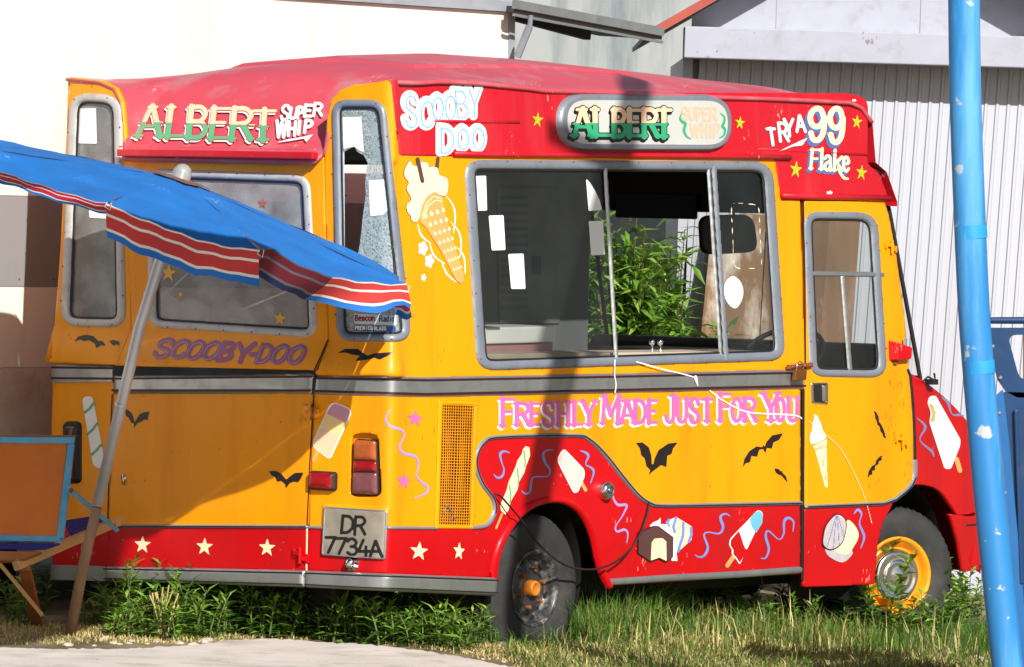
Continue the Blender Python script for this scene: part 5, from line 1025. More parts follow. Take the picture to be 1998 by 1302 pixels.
for i in range(16):
    x = 0.15+i*.27; a = wbox(x, x+.008, YW-.004, YW+.002, 2.175, 2.183); b.add(a.v, a.f); a = wbox(x, x+.008, YW-.004, YW+.002, 1.70, 1.708); b.add(a.v, a.f)
b.obj('rivets', rust, ct, kind='stuff')
# raised flap on the trailer's end
fl = empty('awning_flap', tuple(at_depth(1004., 20., 35.2)), 'rusty open metal flap jutting from the end of the cream trailer', 'awning')
def ad(px, py, d, e=fl): return tuple(at_depth(np.array(float(px)), np.array(float(py)), d)-np.array(e.location))
N0, N1 = np.array(ad(1003, 12, 35.0)), np.array(ad(1292, 66, 36.0)); bk = np.array([-.35, 1.25, .04]); th = np.array([0, 0, -.035])
mb = MB(); mb.hexa([tuple(N0), tuple(N1), tuple(N1+bk), tuple(N0+bk)], [tuple(N0+th), tuple(N1+th), tuple(N1+bk+th), tuple(N0+bk+th)]); mb.obj('flap_panel', mat('flap_underside', lin(74, 74, 78), .7, var=.2, dirt=lin(120, 80, 50), dirt_amt=.6, dirt_scale=5), fl)
mb = MB(); mb.bar(N0+np.array([0, -.02, .01]), N1+np.array([0, -.02, .01]), .03, .05); mb.bar(N0+np.array([0, -.02, -.05]), N1+np.array([0, -.02, -.05]), .02, .015); mb.obj('flap_edge', alu, fl)
mb = MB(); mb.bar(N0+bk*.25+th, N0*.4+N1*.6+bk*.25+th+np.array([0, 0, -.04]), .05, .06); mb.obj('flap_rib', dark, fl)
mb = MB(); mb.tube([ad(1036, 30, 35.05), ad(1033, 58, 35.05)], .014, 8); mb.tube([ad(1033, 52, 35.04), ad(1009, 112, 35.04)], .022, 8); mb.obj('gas_strut', frame_grey, fl)
# ------------------------------------------------------------------ plaster wall far behind
pw = mat('weathered_plaster', lin(160, 164, 164), .9, var=.12, vscale=1.2, dirt=lin(96, 112, 120), dirt_amt=.9, dirt_scale=3.4, streak=True, bump=.2, bscale=14)
mb = MB(); mb.box((1.0, 43.1, 2.6), (9, .25, 5.8)); tag(mb.obj('plaster_wall', pw, None), 'stained pale plaster wall rising behind the shed and trailer', 'wall')
# ------------------------------------------------------------------ corrugated shed
SD = 37.6
sh = empty('metal_shed', (2.1, SD, 0), 'pale grey corrugated metal shed with red roof edge', 'shed')
shm = mat('pale_grey_sheet_metal', lin(180, 184, 196), .5, metal=.1, var=.05, vscale=1.5, dirt=lin(150, 140, 130), dirt_amt=.25, dirt_scale=3, streak=True)
x0, x1 = -1.05, 1.62; per = .0685; prof = []; x = x0
while x < x1:
    for dx, dy in ((0, 0), (.040, 0), (.047, -.011), (.061, -.011)): prof.append((x+dx, dy))
    x += per
v = []; zt, zb = 3.06, -.25
for (px_, dy) in prof: v += [(px_+zt*.045-.09, dy, zt), (px_+zb*.045-.09, dy, zb)]
o = new_obj('corrugated_wall', v, [(2*i, 2*i+1, 2*i+3, 2*i+2) for i in range(len(prof)-1)], shm, sh, smooth=False)
for x_ in (-1.075, 1.62): mb = MB(); mb.box((x_, .06, 1.4), (.06, .12, 3.3)); mb.obj('corner_trim', shm, sh)
mb = MB(); mb.box((0.27, 1.6, 1.4), (2.75, 3.0, 3.3)); mb.obj('shed_body', shm, sh)
fz0, fz1 = 3.045, 3.235
mb = MB(); mb.box((0.42, -.18, (fz0+fz1)/2), (3.06, .36, fz1-fz0)); mb.obj('fascia_beam', mat('fascia_metal', lin(164, 168, 184), .5, var=.05, dirt=lin(130, 110, 100), dirt_amt=.35, dirt_scale=7, speck=lin(110, 66, 44)), sh, bevel=.006)
ap = (0.08, 4.02); el = (-1.36, 3.14); er = (1.75, 3.14)
for a, b_ in ((-1.06, -.55), (-.545, .33), (.335, 1.62)):
    top = lambda x: min(el[1]+(x-el[0])*(ap[1]-el[1])/(ap[0]-el[0]), er[1]+(er[0]-x)*(ap[1]-er[1])/(er[0]-ap[0]))-.02
    xs_ = sorted({a, b_, *([ap[0]] if a < ap[0] < b_ else [])}); up_ = [(x, -.012, top(x)) for x in xs_]; lo_ = [(x, -.012, 3.2) for x in xs_]
    mb = MB(); ring = lo_+up_[::-1]; mb.hexa(ring[::-1], [(p[0], .02, p[2]) for p in ring[::-1]]); mb.obj('gable_sheet', MATS['fascia_metal'], sh)
roof_rust = mat('red_oxide_roof', lin(168, 78, 66), .7, var=.2)
for e_ in (el, er):
    mb = MB(); a = np.array([e_[0], 0, e_[1]]); b_ = np.array([ap[0], 0, ap[1]]); d = np.array([0, 1, 0]); fo = -.40; t = np.array([0, 0, .03])
    mb.hexa([tuple(a+d*fo), tuple(b_+d*fo), tuple(b_+d*3.2), tuple(a+d*3.2)], [tuple(a+d*fo+t), tuple(b_+d*fo+t), tuple(b_+d*3.2+t), tuple(a+d*3.2+t)]); mb.obj('roof_slope', mat('roof_underside', lin(120, 118, 118), .7), sh)
    mb = MB(); mb.bar(a+d*(fo-.012)+t*.6, b_+d*(fo-.012)+t*.6, .02, .05); mb.obj('verge_board', roof_rust, sh)
# planks leaning on the shed
wood = [mat('weathered_plank_'+n_, c_, .85, var=.3, vscale=5, dirt=lin(214, 208, 200), dirt_amt=a_, dirt_scale=5, streak=True, bump=.3, bscale=60) for n_, c_, a_ in (('a', lin(128, 96, 70), 1.0), ('b', lin(112, 84, 62), .8), ('c', lin(126, 96, 72), .2))]
for i, (pb, pt, pyt, w_, m_) in enumerate(((1360, 1425, 430, .22, wood[0]), (1425, 1478, 420, .20, wood[0]), (1490, 1530, 415, .20, wood[1]), (1555, 1600, 410, .18, wood[1]), (1600, 1648, 430, .19, wood[2]))):
    b0 = on_ground(np.array(float(pb)), np.array(1170.), -.05); b0 = at_depth(np.array(float(pb)), np.array(1040.), 36.75); b0[2] = -.06; t0 = at_depth(np.array(float(pt)), np.array(float(pyt)), 37.44+.02*(i % 2))
    mb = MB(); mb.bar(tuple(b0), tuple(t0), w_, .03, (0, -1, .2)); tag(mb.obj('wooden_plank', m_, None), ['peeling whitewashed plank leaning on the shed corner', 'peeling plank second along from the shed corner', 'brown plank in the middle of the row leaning on the shed', 'brown plank behind the van door window', 'plain brown plank at the far end of the leaning row'][i], 'plank', 'planks leaning on the shed')
# ------------------------------------------------------------------ foliage helpers
leaf_ms = [mat('leaf_green_'+str(i), c_, .5, var=.15, vscale=9) for i, c_ in enumerate((lin(92, 138, 42), lin(122, 170, 56), lin(58, 98, 36), lin(156, 188, 80)))]
for m_ in leaf_ms:
    N = m_.node_tree.nodes; L = m_.node_tree.links; b = N['Principled BSDF']; t = N.new('ShaderNodeBsdfTranslucent'); t.inputs[0].default_value = (.24, .40, .05, 1); ms = N.new('ShaderNodeMixShader'); ms.inputs[0].default_value = .3
    L.new(b.outputs[0], ms.inputs[1]); L.new(t.outputs[0], ms.inputs[2]); L.new(ms.outputs[0], N['Material Output'].inputs[0])
stem_m = mat('green_stem', lin(96, 112, 56), .7, var=.2); bark_m = mat('brown_twig', lin(104, 84, 62), .9, var=.3)
straw = mat('straw', lin(196, 176, 120), .8, var=.2)
def leaf(V, Fa, Mi, p, d, nrm, L_, w, mi):
    d = d/np.linalg.norm(d); s = np.cross(d, nrm); s /= np.linalg.norm(s)+1e-9; n_ = np.cross(s, d); k = len(V)
    m1 = p+d*L_*.45+n_*L_*.06; tip = p+d*L_-n_*L_*.14
    V += [p, m1+s*w/2, tip, m1-s*w/2, m1-n_*w*.12]; Fa += [(k, k+1, k+4), (k+1, k+2, k+4), (k+2, k+3, k+4), (k+3, k, k+4)]; Mi += [mi]*4
def make_weed(seed, H, ns, broad=False):
    r = np.random.default_rng(seed); V, Fa, Mi = [], [], []; sb = MB()
    for s_ in range(ns):
        a = r.uniform(0, 6.28); lean = r.uniform(.05, .45); h = H*r.uniform(.6, 1.05); base = np.array([r.normal(0, .03), r.normal(0, .03), -.02])
        pts = [base+np.array([math.cos(a)*lean*h*t*t, math.sin(a)*lean*h*t*t, h*t]) for t in np.linspace(0, 1, 6)]; sb.tube([tuple(p) for p in pts], [.004, .004, .0035, .003, .0025, .0015], 5)
        nl = int(h/.0105)
        for k in range(nl):
            t = .12+.88*k/nl; i = min(int(t*5), 4); p = pts[i]+(pts[i+1]-pts[i])*(t*5-i); q = k*2.4+r.normal(0, .25); elev = .25+.55*t**3+r.normal(0, .12)
            d = np.array([math.cos(q)*math.cos(elev), math.sin(q)*math.cos(elev), math.sin(elev)]); L_ = (.100 if not broad else .075)*(1-.35*t)*r.uniform(.8, 1.25); leaf(V, Fa, Mi, p, d, np.array([0, 0, 1.])+r.normal(0, .15, 3), L_, L_*(.23 if not broad else .48), int(r.choice([0, 1, 1, 2, 3] if t > .5 else [0, 2, 2, 1])))
    return np.array(V), Fa, Mi, sb
WM = []
for i, (H, ns) in enumerate(((.30, 5), (.22, 6), (.38, 4), (.17, 6), (.26, 4))):
    WM.append(make_weed(20+i, H, ns))
WB = [make_weed(40, .34, 6, True), make_weed(41, .24, 6, True)]
weed_protos = {}
def place_weed(key, src, loc, sc_, rz, label, group):
    V, Fa, Mi, sb = src
    if key not in weed_protos:
        r_ = empty('weed', loc); lo = new_obj('leaves', V, Fa, None, r_, False, leaf_ms, Mi); st = sb.obj('stem', stem_m, r_); weed_protos[key] = (lo, st)
    else:
        r_ = empty('weed', loc); 
        for c in weed_protos[key]:
            q = c.copy(); col.objects.link(q); q.parent = r_
    r_.scale = (sc_, sc_, sc_*rng.uniform(.9, 1.1)); r_.rotation_euler = (0, 0, rz); tag(r_, label, 'weed', group); return r_
spots = [(255, 1225, 0, 1.0), (275, 1238, 4, .9), (300, 1228, 2, .9), (345, 1240, 1, 1.1), (375, 1232, 0, 1.0), (225, 1215, 1, 1.0), (205, 1222, 3, 1.2), (240, 1240, 3, 1.0), (320, 1244, 3, 1.1), (410, 1243, 1, 1.0), (440, 1236, 2, .95), (470, 1228, 4, 1.05), (500, 1240, 0, .8), (530, 1240, 1, 1.0), (560, 1235, 4, .95), (585, 1240, 3, 1.2), (612, 1236, 4, .95), (640, 1247, 1, .9), (670, 1250, 3, 1.2), (700, 1246, 1, .9), (722, 1252, 4, .75), (750, 1256, 3, 1.2), (785, 1256, 1, .85), (815, 1262, 3, 1.0), (845, 1262, 1, .8), (880, 1268, 3, 1.1), (915, 1262, 1, .8), (590, 1205, 0, .9), (690, 1212, 1, 1.), (800, 1222, 1, 1.), (890, 1230, 3, 1.2), (460, 1205, 1, 1.), (350, 1205, 0, 1.0), (940, 1255, 4, .8), (285, 1195, 2, 1.0), (395, 1222, 0, .9), (425, 1215, 4, 1.), (515, 1215, 4, 1.1), (545, 1220, 0, .9), (575, 1222, 1, 1.1), (625, 1222, 1, 1.1), (655, 1232, 4, .9), (735, 1232, 1, 1.), (770, 1238, 4, .9), (830, 1242, 1, 1.), (860, 1246, 4, .8), (45, 1225, 4, .9), (25, 1215, 1, 1.0), (70, 1200, 2, .8)]
for i, (px_, py_, k, s_) in enumerate(spots):
    g = on_ground(np.array(float(px_)), np.array(float(py_)), -.02); lb = 'leafy green weed under the wooden folding seat' if px_ < 100 else 'narrow-leaved green weed growing in front of the rear bumper'
    place_weed(('w', k), WM[k], (g[0], g[1], float(hgt(g[0], g[1]))), s_*1.2, rng.uniform(0, 6.28), lb, 'weeds under the folding seat' if px_ < 100 else 'weeds along the rear bumper')
for px_, py_, k, s_ in ((1670, 1212, 0, 1.9), (1640, 1218, 0, 1.5), (1708, 1222, 0, 1.5), (1840, 1215, 0, 1.2), (1870, 1210, 0, 1.4), (1815, 1225, 1, 1.3), (1580, 1215, 1, 1.3), (1540, 1205, 1, 1.2), (1625, 1180, 0, 1.0), (1655, 1185, 0, 1.7), (1680, 1195, 0, 1.8), (1695, 1190, 1, 1.7), (1610, 1195, 0, 1.2), (1720, 1215, 0, 1.2), (1760, 1225, 1, 1.2), (1800, 1195, 1, 1.2), (1850, 1190, 0, .9), (1885, 1185, 1, 1.2), (1905, 1180, 0, .8), (1590, 1190, 1, 1.1), (1730, 1200, 1, 1.0), (1640, 1205, 1, 1.0)):
    g = on_ground(np.array(float(px_)), np.array(float(py_)), -.10); place_weed(('b', k), WB[k], (g[0], g[1], float(hgt(g[0], g[1]))), s_, rng.uniform(0, 6.28), 'broad-leaved weed growing around the front wheel', 'weeds around the front wheel')
# grass blades: one mass
def grass(name, n, sampler, hfun, mats, label, bend=.5):
    P = sampler(n); n = len(P); h = hfun(P)*rng.uniform(.45, 1.25, n); a = rng.uniform(0, 6.283, n); w = rng.uniform(.0018, .0042, n); be = rng.uniform(.1, bend, n)*h
    z = hgt(P[:, 0], P[:, 1])-.01; dx, dy = np.cos(a), np.sin(a); sx_, sy_ = -dy, dx
    b0 = np.stack([P[:, 0]-sx_*w, P[:, 1]-sy_*w, z], 1); b1 = np.stack([P[:, 0]+sx_*w, P[:, 1]+sy_*w, z], 1)
    m0 = np.stack([P[:, 0]+dx*be*.3-sx_*w*.8, P[:, 1]+dy*be*.3-sy_*w*.8, z+h*.55], 1); m1 = np.stack([P[:, 0]+dx*be*.3+sx_*w*.8, P[:, 1]+dy*be*.3+sy_*w*.8, z+h*.55], 1); t = np.stack([P[:, 0]+dx*be, P[:, 1]+dy*be, z+h*(.95-.25*be/h)], 1)
    V = np.stack([b0, b1, m1, m0, t], 1).reshape(-1, 3); k = np.arange(n)*5; q = np.stack([k, k+1, k+2, k+3], 1).tolist(); tr = np.stack([k+3, k+2, k+4], 1).tolist()
    mi = rng.integers(0, len(mats), n); o = new_obj(name, V, q+tr, None, None, False, mats, np.concatenate([mi, mi])); tag(o, label, 'grass', kind='stuff'); return o
def px_sampler(poly_px, weight=None):
    q = np.array(poly_px, float)
    def f(n):
        out = []
        while sum(map(len, out)) < n:
            x = rng.uniform(q[:, 0].min(), q[:, 0].max(), n*2); y = rng.uniform(q[:, 1].min(), q[:, 1].max(), n*2); k = sd_poly(x, y, q) < 0; x, y = x[k], y[k]
            g = on_ground(x, y, -.03); out.append(g[:, :2])
        return np.vstack(out)[:n]
    return f
g_mats = [leaf_ms[2], leaf_ms[0], mat('grass_yellow_green', lin(122, 126, 62), .7, var=.2), mat('dry_grass', lin(186, 170, 112), .8, var=.2)]
def h_right(P): 
    clump = .5+.5*np.sin(P[:, 0]*7.3+1.3*np.sin(P[:, 1]*5))*np.sin(P[:, 1]*9+P[:, 0]*3); return .07+.10*clump
def h_right(P):
    c = np.sin(P[:, 0]*9.3+2*np.sin(P[:, 1]*4))*np.sin(P[:, 1]*8+P[:, 0]*3.1)+.6*np.sin(P[:, 0]*23+P[:, 1]*17); return .055+.05*np.clip(c+.4, 0, 2)
grass('grass', 15000, px_sampler([(990, 1250), (1120, 1195), (1300, 1180), (1560, 1175), (2100, 1160), (2150, 1345), (1060, 1345), (985, 1288)]), h_right, [g_mats[0], g_mats[1], g_mats[2], g_mats[0]], 'rough green grass in front of the van side', 1.3)
grass('grass', 15000, px_sampler([(985, 1288), (1080, 1262), (1300, 1240), (1600, 1228), (2100, 1215), (2150, 1345), (1060, 1345)]), lambda P: h_right(P)*.8, [g_mats[3], g_mats[2], straw], 'dry straw-coloured grass in the foreground beside the concrete', 2.2)
grass('grass', 5200, px_sampler([(1110, 1242), (1135, 1200), (1250, 1185), (1330, 1200), (1270, 1240), (1160, 1258)]), lambda P: .15+.13*rng.random(len(P)), [g_mats[0], g_mats[1], g_mats[1], g_mats[2]], 'tall green grass tuft beside the rear wheel', .9)
grass('grass', 6500, px_sampler([(1270, 1232), (1320, 1190), (1600, 1180), (1720, 1200), (1700, 1240)]), lambda P: .08+.13*rng.random(len(P)), [g_mats[0], g_mats[1], g_mats[2]], 'green grass fringe under the van sill', .9)
grass('grass', 3200, px_sampler([(1700, 1235), (1740, 1205), (1950, 1190), (1960, 1225), (1800, 1250)]), lambda P: .07+.12*rng.random(len(P)), [g_mats[0], g_mats[1], g_mats[0]], 'green grass growing around the front tyre', .9)
grass('grass', 5200, px_sampler([(-40, 1222), (200, 1228), (420, 1236), (640, 1246), (980, 1262), (1000, 1298), (860, 1276), (700, 1255), (520, 1246), (430, 1252), (330, 1258), (-40, 1262)]), lambda P: np.full(len(P), .04), [g_mats[3], g_mats[3], g_mats[2], straw], 'short dry straw grass along the concrete edge', 1.6)
grass('grass', 900, px_sampler([(190, 1225), (420, 1232), (980, 1258), (960, 1225), (600, 1195), (200, 1195)]), lambda P: np.full(len(P), .11), [g_mats[0], g_mats[1], g_mats[0]], 'green grass among the weeds under the rear bumper', 1.0)
grass('grass', 260, px_sampler([(1150, 1250), (1300, 1215), (1700, 1205), (1900, 1215), (1900, 1280), (1200, 1290)]), lambda P: np.full(len(P), .27), [straw, g_mats[2], straw], 'tall thin seeding stalks in the grass by the van', .9)
for i in range(30):
    px_ = rng.uniform(1150, 1610); g = on_ground(np.array(px_), np.array(rng.uniform(1196, 1232)), -.08); place_weed(*((('b', i % 2), WB[i % 2]) if i % 3 else (('w', 3), WM[3])), (g[0], g[1], float(hgt(g[0], g[1]))), rng.uniform(.6, 1.15), rng.uniform(0, 6.28), 'scraggly green weed in the grass below the van sill', 'weeds below the van sill')
# dry stalks tuft
g0 = on_ground(np.array(315.), np.array(1243.), -.02); mb = MB()
for k in range(16):
    a = rng.uniform(0, 6.28); l_ = rng.uniform(.03, .07); h_ = rng.uniform(.16, .27); p0 = np.array([g0[0]+rng.normal(0, .015), g0[1]+rng.normal(0, .015), -.03]); mb.tube([tuple(p0), tuple(p0+np.array([math.cos(a)*l_*.4, math.sin(a)*l_*.4, h_*.6])), tuple(p0+np.array([math.cos(a)*l_, math.sin(a)*l_, h_]))], [.0025, .0022, .004], 5)
tag(mb.obj('dry_stalks', straw, None), 'tuft of dry straw-coloured stalks among green weeds', 'dry plant')
# shrubs behind the van, seen through the cab
def shrub(loc, H, W, n, seed, label):
    r = np.random.default_rng(seed); root = empty('shrub', loc, label, 'shrub', 'shrubs behind the van'); V, Fa, Mi = [], [], []; sb = MB(); stems = []
    for s_ in range(26):
        a = r.uniform(0, 6.28); l_ = W*r.uniform(.1, 1); h = H*r.uniform(.6, 1.05)*(1-.25*(l_/W)**2); p = [np.array([math.cos(a)*l_*t**1.3, math.sin(a)*l_*t**1.3, h*t]) for t in np.linspace(0, 1, 7)]; stems.append((p, a)); sb.tube([tuple(q) for q in p], [.012, .011, .010, .008, .007, .005, .003], 5)
    for k in range(n):
        p, a = stems[r.integers(26)]; t = r.uniform(.12, 1)**.8; i = min(int(t*6), 5); b0 = p[i]+(p[i+1]-p[i])*(t*6-i)+r.normal(0, .03, 3); q = r.uniform(0, 6.28); el_ = r.normal(.1, .45); d = np.array([math.cos(q)*math.cos(el_), math.sin(q)*math.cos(el_), math.sin(el_)]); L_ = r.uniform(.10, .22); leaf(V, Fa, Mi, b0, d, np.array([0, 0, 1.])+r.normal(0, .3, 3), L_, L_*.22, int(r.choice([0, 1, 1, 2, 3])))
    new_obj('foliage', np.array(V), Fa, None, root, False, leaf_ms, Mi); sb.obj('branches', bark_m, root)
for px_, d_, H, W, sd_, lb in ((1205, 36.4, 2.2, .42, 3, 'bushy green shrub beside the trailer end, seen through the windscreen'), (1290, 36.95, 2.1, .36, 5, 'bushy green shrub beside the shed corner, seen through the windscreen'), (1120, 36.9, 2.3, .45, 9, 'bushy green shrub half hidden behind the trailer')):
    g = at_depth(np.array(float(px_)), np.array(1000.), d_); shrub((g[0], g[1], -.05), H, W, 3000, sd_, lb)
# ------------------------------------------------------------------ leaning blue pole
def blue_pole_mat():
    m = mat('patchy_sky_blue_paint', lin(46, 132, 200), .5, var=.22, vscale=4, dirt=lin(112, 178, 220), dirt_amt=.9, dirt_scale=4, streak=True, bump=.1, bscale=20)
    N = m.node_tree.nodes; L = m.node_tree.links; b = N['Principled BSDF']; lk = b.inputs['Base Color'].links[0].from_socket
    tc = N.new('ShaderNodeTexCoord'); n = N.new('ShaderNodeTexNoise'); n.inputs['Scale'].default_value = 9; n.inputs['Detail'].default_value = 6; L.new(tc.outputs['Object'], n.inputs[0])
    sp = N.new('ShaderNodeSeparateXYZ'); L.new(tc.outputs['Object'], sp.inputs[0]); mr = N.new('ShaderNodeMapRange'); mr.inputs[1].default_value = .10; mr.inputs[2].default_value = .45; L.new(sp.outputs[2], mr.inputs[0])
    r = N.new('ShaderNodeMapRange'); r.inputs[1].default_value = .66; r.inputs[2].default_value = .69; L.new(n.outputs[0], r.inputs[0])
    mx = N.new('ShaderNodeMix'); mx.data_type = 'RGBA'; L.new(r.outputs[0], mx.inputs[0]); L.new(lk, mx.inputs[6]); mx.inputs[7].default_value = (*lin(176, 184, 190), 1); L.new(mx.outputs[2], b.inputs['Base Color']); return m
pd = 25.8; pts_px = [(1882, -420), (1881, -130), (1881, 0), (1884, 200), (1891, 400), (1900, 600), (1912, 760), (1926, 920), (1942, 1080), (1957, 1220), (1966, 1302), (1976, 1390)]
S0 = np.array(sun_to)
def sun_from(px, py, depth):
    u, z = px2skin(np.array([px], float), np.array([py], float)); p = l2w(skin(u, z))[0]; return p+S0*((depth-p[1])/S0[1])
PP = [sun_from(1285, -60, 25.9), sun_from(1238, 190, 25.85), sun_from(1160, 480, 25.82), sun_from(1095, 740, 25.8), sun_from(1062, 900, 25.8)]+[at_depth(np.array(float(a)), np.array(float(b)), pd) for a, b in pts_px[1:]]; print('pole', np.array(PP)); base = PP[-1].copy(); base[2] = hgt(base[0], base[1]); pole = empty('steel_pole', tuple(base), 'leaning sky blue painted steel pole in front of the van nose', 'pole')
mb = MB(); sp_ = spline([tuple(p-base) for p in PP], 6); mb.tube([tuple(p) for p in sp_], [.067+.022*float(sm(np.array(p[2]), 3.2, 4.2)) for p in sp_], 28); mb.obj('shaft', blue_pole_mat(), pole, smooth=True)  # unseen upper shaft bent and thickened to shape its shadow on the van
c_ = sun_from(1165, 314, 25.84)-base; mb = MB(); mb.bar(c_+np.array([-.34, -.1, 0]), c_+np.array([.30, .1, .02]), .07, .08); mb.obj('crossarm', frame_grey, pole)
band_b = mat('blue_paint_band', lin(40, 150, 222), .45, var=.15, vscale=12)
for ya in (452, 716):
    xx = np.interp(ya, [p[1] for p in pts_px], [p[0] for p in pts_px]); a = at_depth(np.array(xx), np.array(ya-12.), pd)-base; b = at_depth(np.array(xx+2), np.array(ya+14.), pd)-base; mb = MB(); mb.tube([tuple(a), tuple(b)], .0682, 28, caps=False); mb.obj('paint_band', band_b, pole, smooth=True)
# dark blue cab beside the pole
cd = 27.2; cb0 = at_depth(np.array(1960.), np.array(1290.), cd); tr = empty('truck_cab', (cb0[0], cd, hgt(cb0[0], cd)), 'dark blue bare metal cab shell with rounded window opening beside the pole', 'vehicle cab')
navy = mat('dark_blue_metal', lin(14, 58, 104), .3, var=.15, coat=.3, dirt=lin(40, 60, 84), dirt_amt=.4, dirt_scale=8); base_t = np.array(tr.location)
def cpl(pts, d, thick, name, m, holes=None, step=3):
    fn = region(P_(pts), holes or []); mp = lambda px, py, off: np.stack([*(at_depth(px, py, d)-base_t).T], -1); o = on_skin(name, fn, bb(P_(pts), 5), step, m, 0, mapper=mp, smooth=False); o.parent = tr; md = o.modifiers.new('s', 'SOLIDIFY'); md.thickness = thick; md.offset = -1; return o
cpl([(1917, 632), (1931, 640), (2290, 640), (2290, 780), (1985, 776), (1962, 764), (1946, 740), (1934, 690)], cd, .04, 'rear_frame', navy, [rpoly([(1966, 654), (2250, 650), (2250, 742), (1990, 742)], 18)])
mb = MB(); R = lambda px, py, d: tuple(at_depth(np.array(float(px)), np.array(float(py)), d)-base_t)
mb.hexa([R(1917, 632, cd-.03), R(2290, 634, cd-.03), R(2290, 634, cd+1.1), R(1930, 632, cd+1.1)], [R(1930, 619, cd-.03), R(2285, 617, cd-.03), R(2285, 617, cd+1.1), R(1936, 619, cd+1.1)]); mb.obj('cab_roof', navy, tr, bevel=.02)
cpl([(1944, 772), (1962, 765), (2290, 772), (2290, 1400), (1996, 1400), (1978, 1130), (1962, 960), (1952, 860)], cd, .05, 'rear_panel', navy)
cpl([(1944, 772), (1957, 760), (1969, 860), (1980, 980), (1995, 1140), (2010, 1330), (1996, 1400), (1978, 1130), (1962, 960), (1952, 860)], cd-.02, .03, 'flange', mat('mid_blue_metal', lin(28, 98, 160), .3, var=.15, coat=.3))
for px_, py_ in ((1937, 676), (1952, 737), (1950, 806), (1961, 962)):
    mb = MB(); mb.lathe([(.009, 0), (.009, .004), (.004, .008), (.001, .008)], 8, Matrix.Translation(R(px_, py_, cd-.022))@Vector((0, -1, 0)).to_track_quat('Z', 'Y').to_matrix().to_4x4()); mb.obj('bolt', alu, tr)
for px_ in (1990, 2030, 2080, 2140):
    mb = MB(); mb.bar(R(px_-8, 800, cd-.012), R(px_+4, 1140, cd-.012), .03, .02); mb.obj('pressed_rib', navy, tr, bevel=.006)
for px_ in (2010, 2270):
    mb = MB(); mb.bar(R(px_, 640, cd+1.05), R(px_, 1250, cd+1.05), .06, .06); mb.obj('pillar', navy, tr)
mb = MB(); mb.hexa([R(1970, 1150, cd+.02), R(2290, 1150, cd+.02), R(2290, 1150, cd+1.1), R(1990, 1150, cd+1.1)], [R(1970, 1190, cd+.02), R(2290, 1190, cd+.02), R(2290, 1190, cd+1.1), R(1990, 1190, cd+1.1)]); mb.obj('cab_floor', navy, tr)
S_ = np.array(sun_to)
# unseen awning added outside the frame, shaped to shade the folding seat
def shade_pt(P, z=4.4): P = np.asarray(P, float); return P+S_*((z-P[2])/S_[2])
tp_ = lambda px, py: l2w(on_y(np.array([px], float), np.array([py], float), YW))[0]
sp = [at_depth(np.array(-420.), np.array(832.), 30.0), at_depth(np.array(150.), np.array(838.), 30.0), l2w(on_x(np.array([262.]), np.array([1010.]), 0)[0]), on_ground(np.array(215.), np.array(1215.), 0), on_ground(np.array(60.), np.array(1250.), 0), on_ground(np.array(-420.), np.array(1262.), 0)]
top = np.array([shade_pt(p) for p in sp]); print('awning', top)
aw = empty('added_shade_awning', (float(top[:, 0].min()), float(top[:, 1].mean()), 0), 'added out-of-view canvas awning that shades the folding seat', 'awning'); o0 = np.array(aw.location)
n = len(top); v = [tuple(p-o0) for p in top]+[tuple(p-o0+np.array([0, 0, .02])) for p in top]; new_obj('canvas', v, [tuple(range(n)), tuple(range(n, 2*n))[::-1]]+[(i, (i+1) % n, n+(i+1) % n, n+i) for i in range(n)], mat('shade_awning_canvas', lin(120, 120, 110), .8), aw, False)
for i in (0, -1): mb = MB(); p = top[i]-o0; mb.tube([(p[0]-3.2, p[1], -.1), (p[0]-3.2, p[1], p[2]-.03), tuple(p+np.array([0, 0, -.03]))], .03, 10); mb.obj('post', MATS['grey_steel_rail'], aw)
# ------------------------------------------------------------------ beach umbrella
ub = on_ground(np.array(130.), np.array(1240.), -.02); ub[2] = float(hgt(ub[0], ub[1])); um = empty('beach_umbrella', tuple(ub), 'tattered blue beach umbrella with red and white striped valance', 'umbrella')
UD = 29.50; apex = at_depth(np.array(352.), np.array(350.), UD)-ub
def u_at(px, py, d): return at_depth(np.array(float(px)), np.array(float(py)), d)-ub
tilt_r, tilt_c = math.radians(16.5), math.radians(2.2)
axis = np.array([math.sin(tilt_r), -math.sin(tilt_c), 1.0]); axis /= np.linalg.norm(axis)
fr_ = np.array([0, -1, 0])-axis*np.dot(axis, [0, -1, 0]); fr_ /= np.linalg.norm(fr_); rt_ = np.cross(fr_, axis)*1.0
if rt_[0] < 0: rt_ = -rt_
RU, DROP = 1.24, 0.138
angs = [-58, -10.5, 24, 73, 116, 160, 205, 252]
def cpoint(ang, r, sag=0.0):
    q = math.radians(ang); return apex+(fr_*math.cos(q)+rt_*math.sin(q))*r*RU-axis*(DROP*(r**1.15)+sag)
cloth = mat('faded_blue_canvas', lin(26, 116, 200), .8, var=.12, vscale=4, dirt=lin(30, 84, 150), dirt_amt=.45, dirt_scale=5, speck=lin(150, 180, 200), bump=.15, bscale=30)
v_red = mat('valance_red', lin(196, 58, 58), .8, var=.08); v_white = mat('valance_white', lin(232, 226, 214), .8, var=.06); v_blue = mat('valance_blue', lin(30, 110, 196), .8, var=.08); v_dred = mat('valance_crimson', lin(170, 30, 60), .8); v_dkred = mat('valance_back_crimson', lin(104, 22, 40), .85); v_dkgrey = mat('valance_back_grey', lin(96, 98, 108), .85); v_navy = mat('valance_back_navy', lin(18, 32, 76), .85)
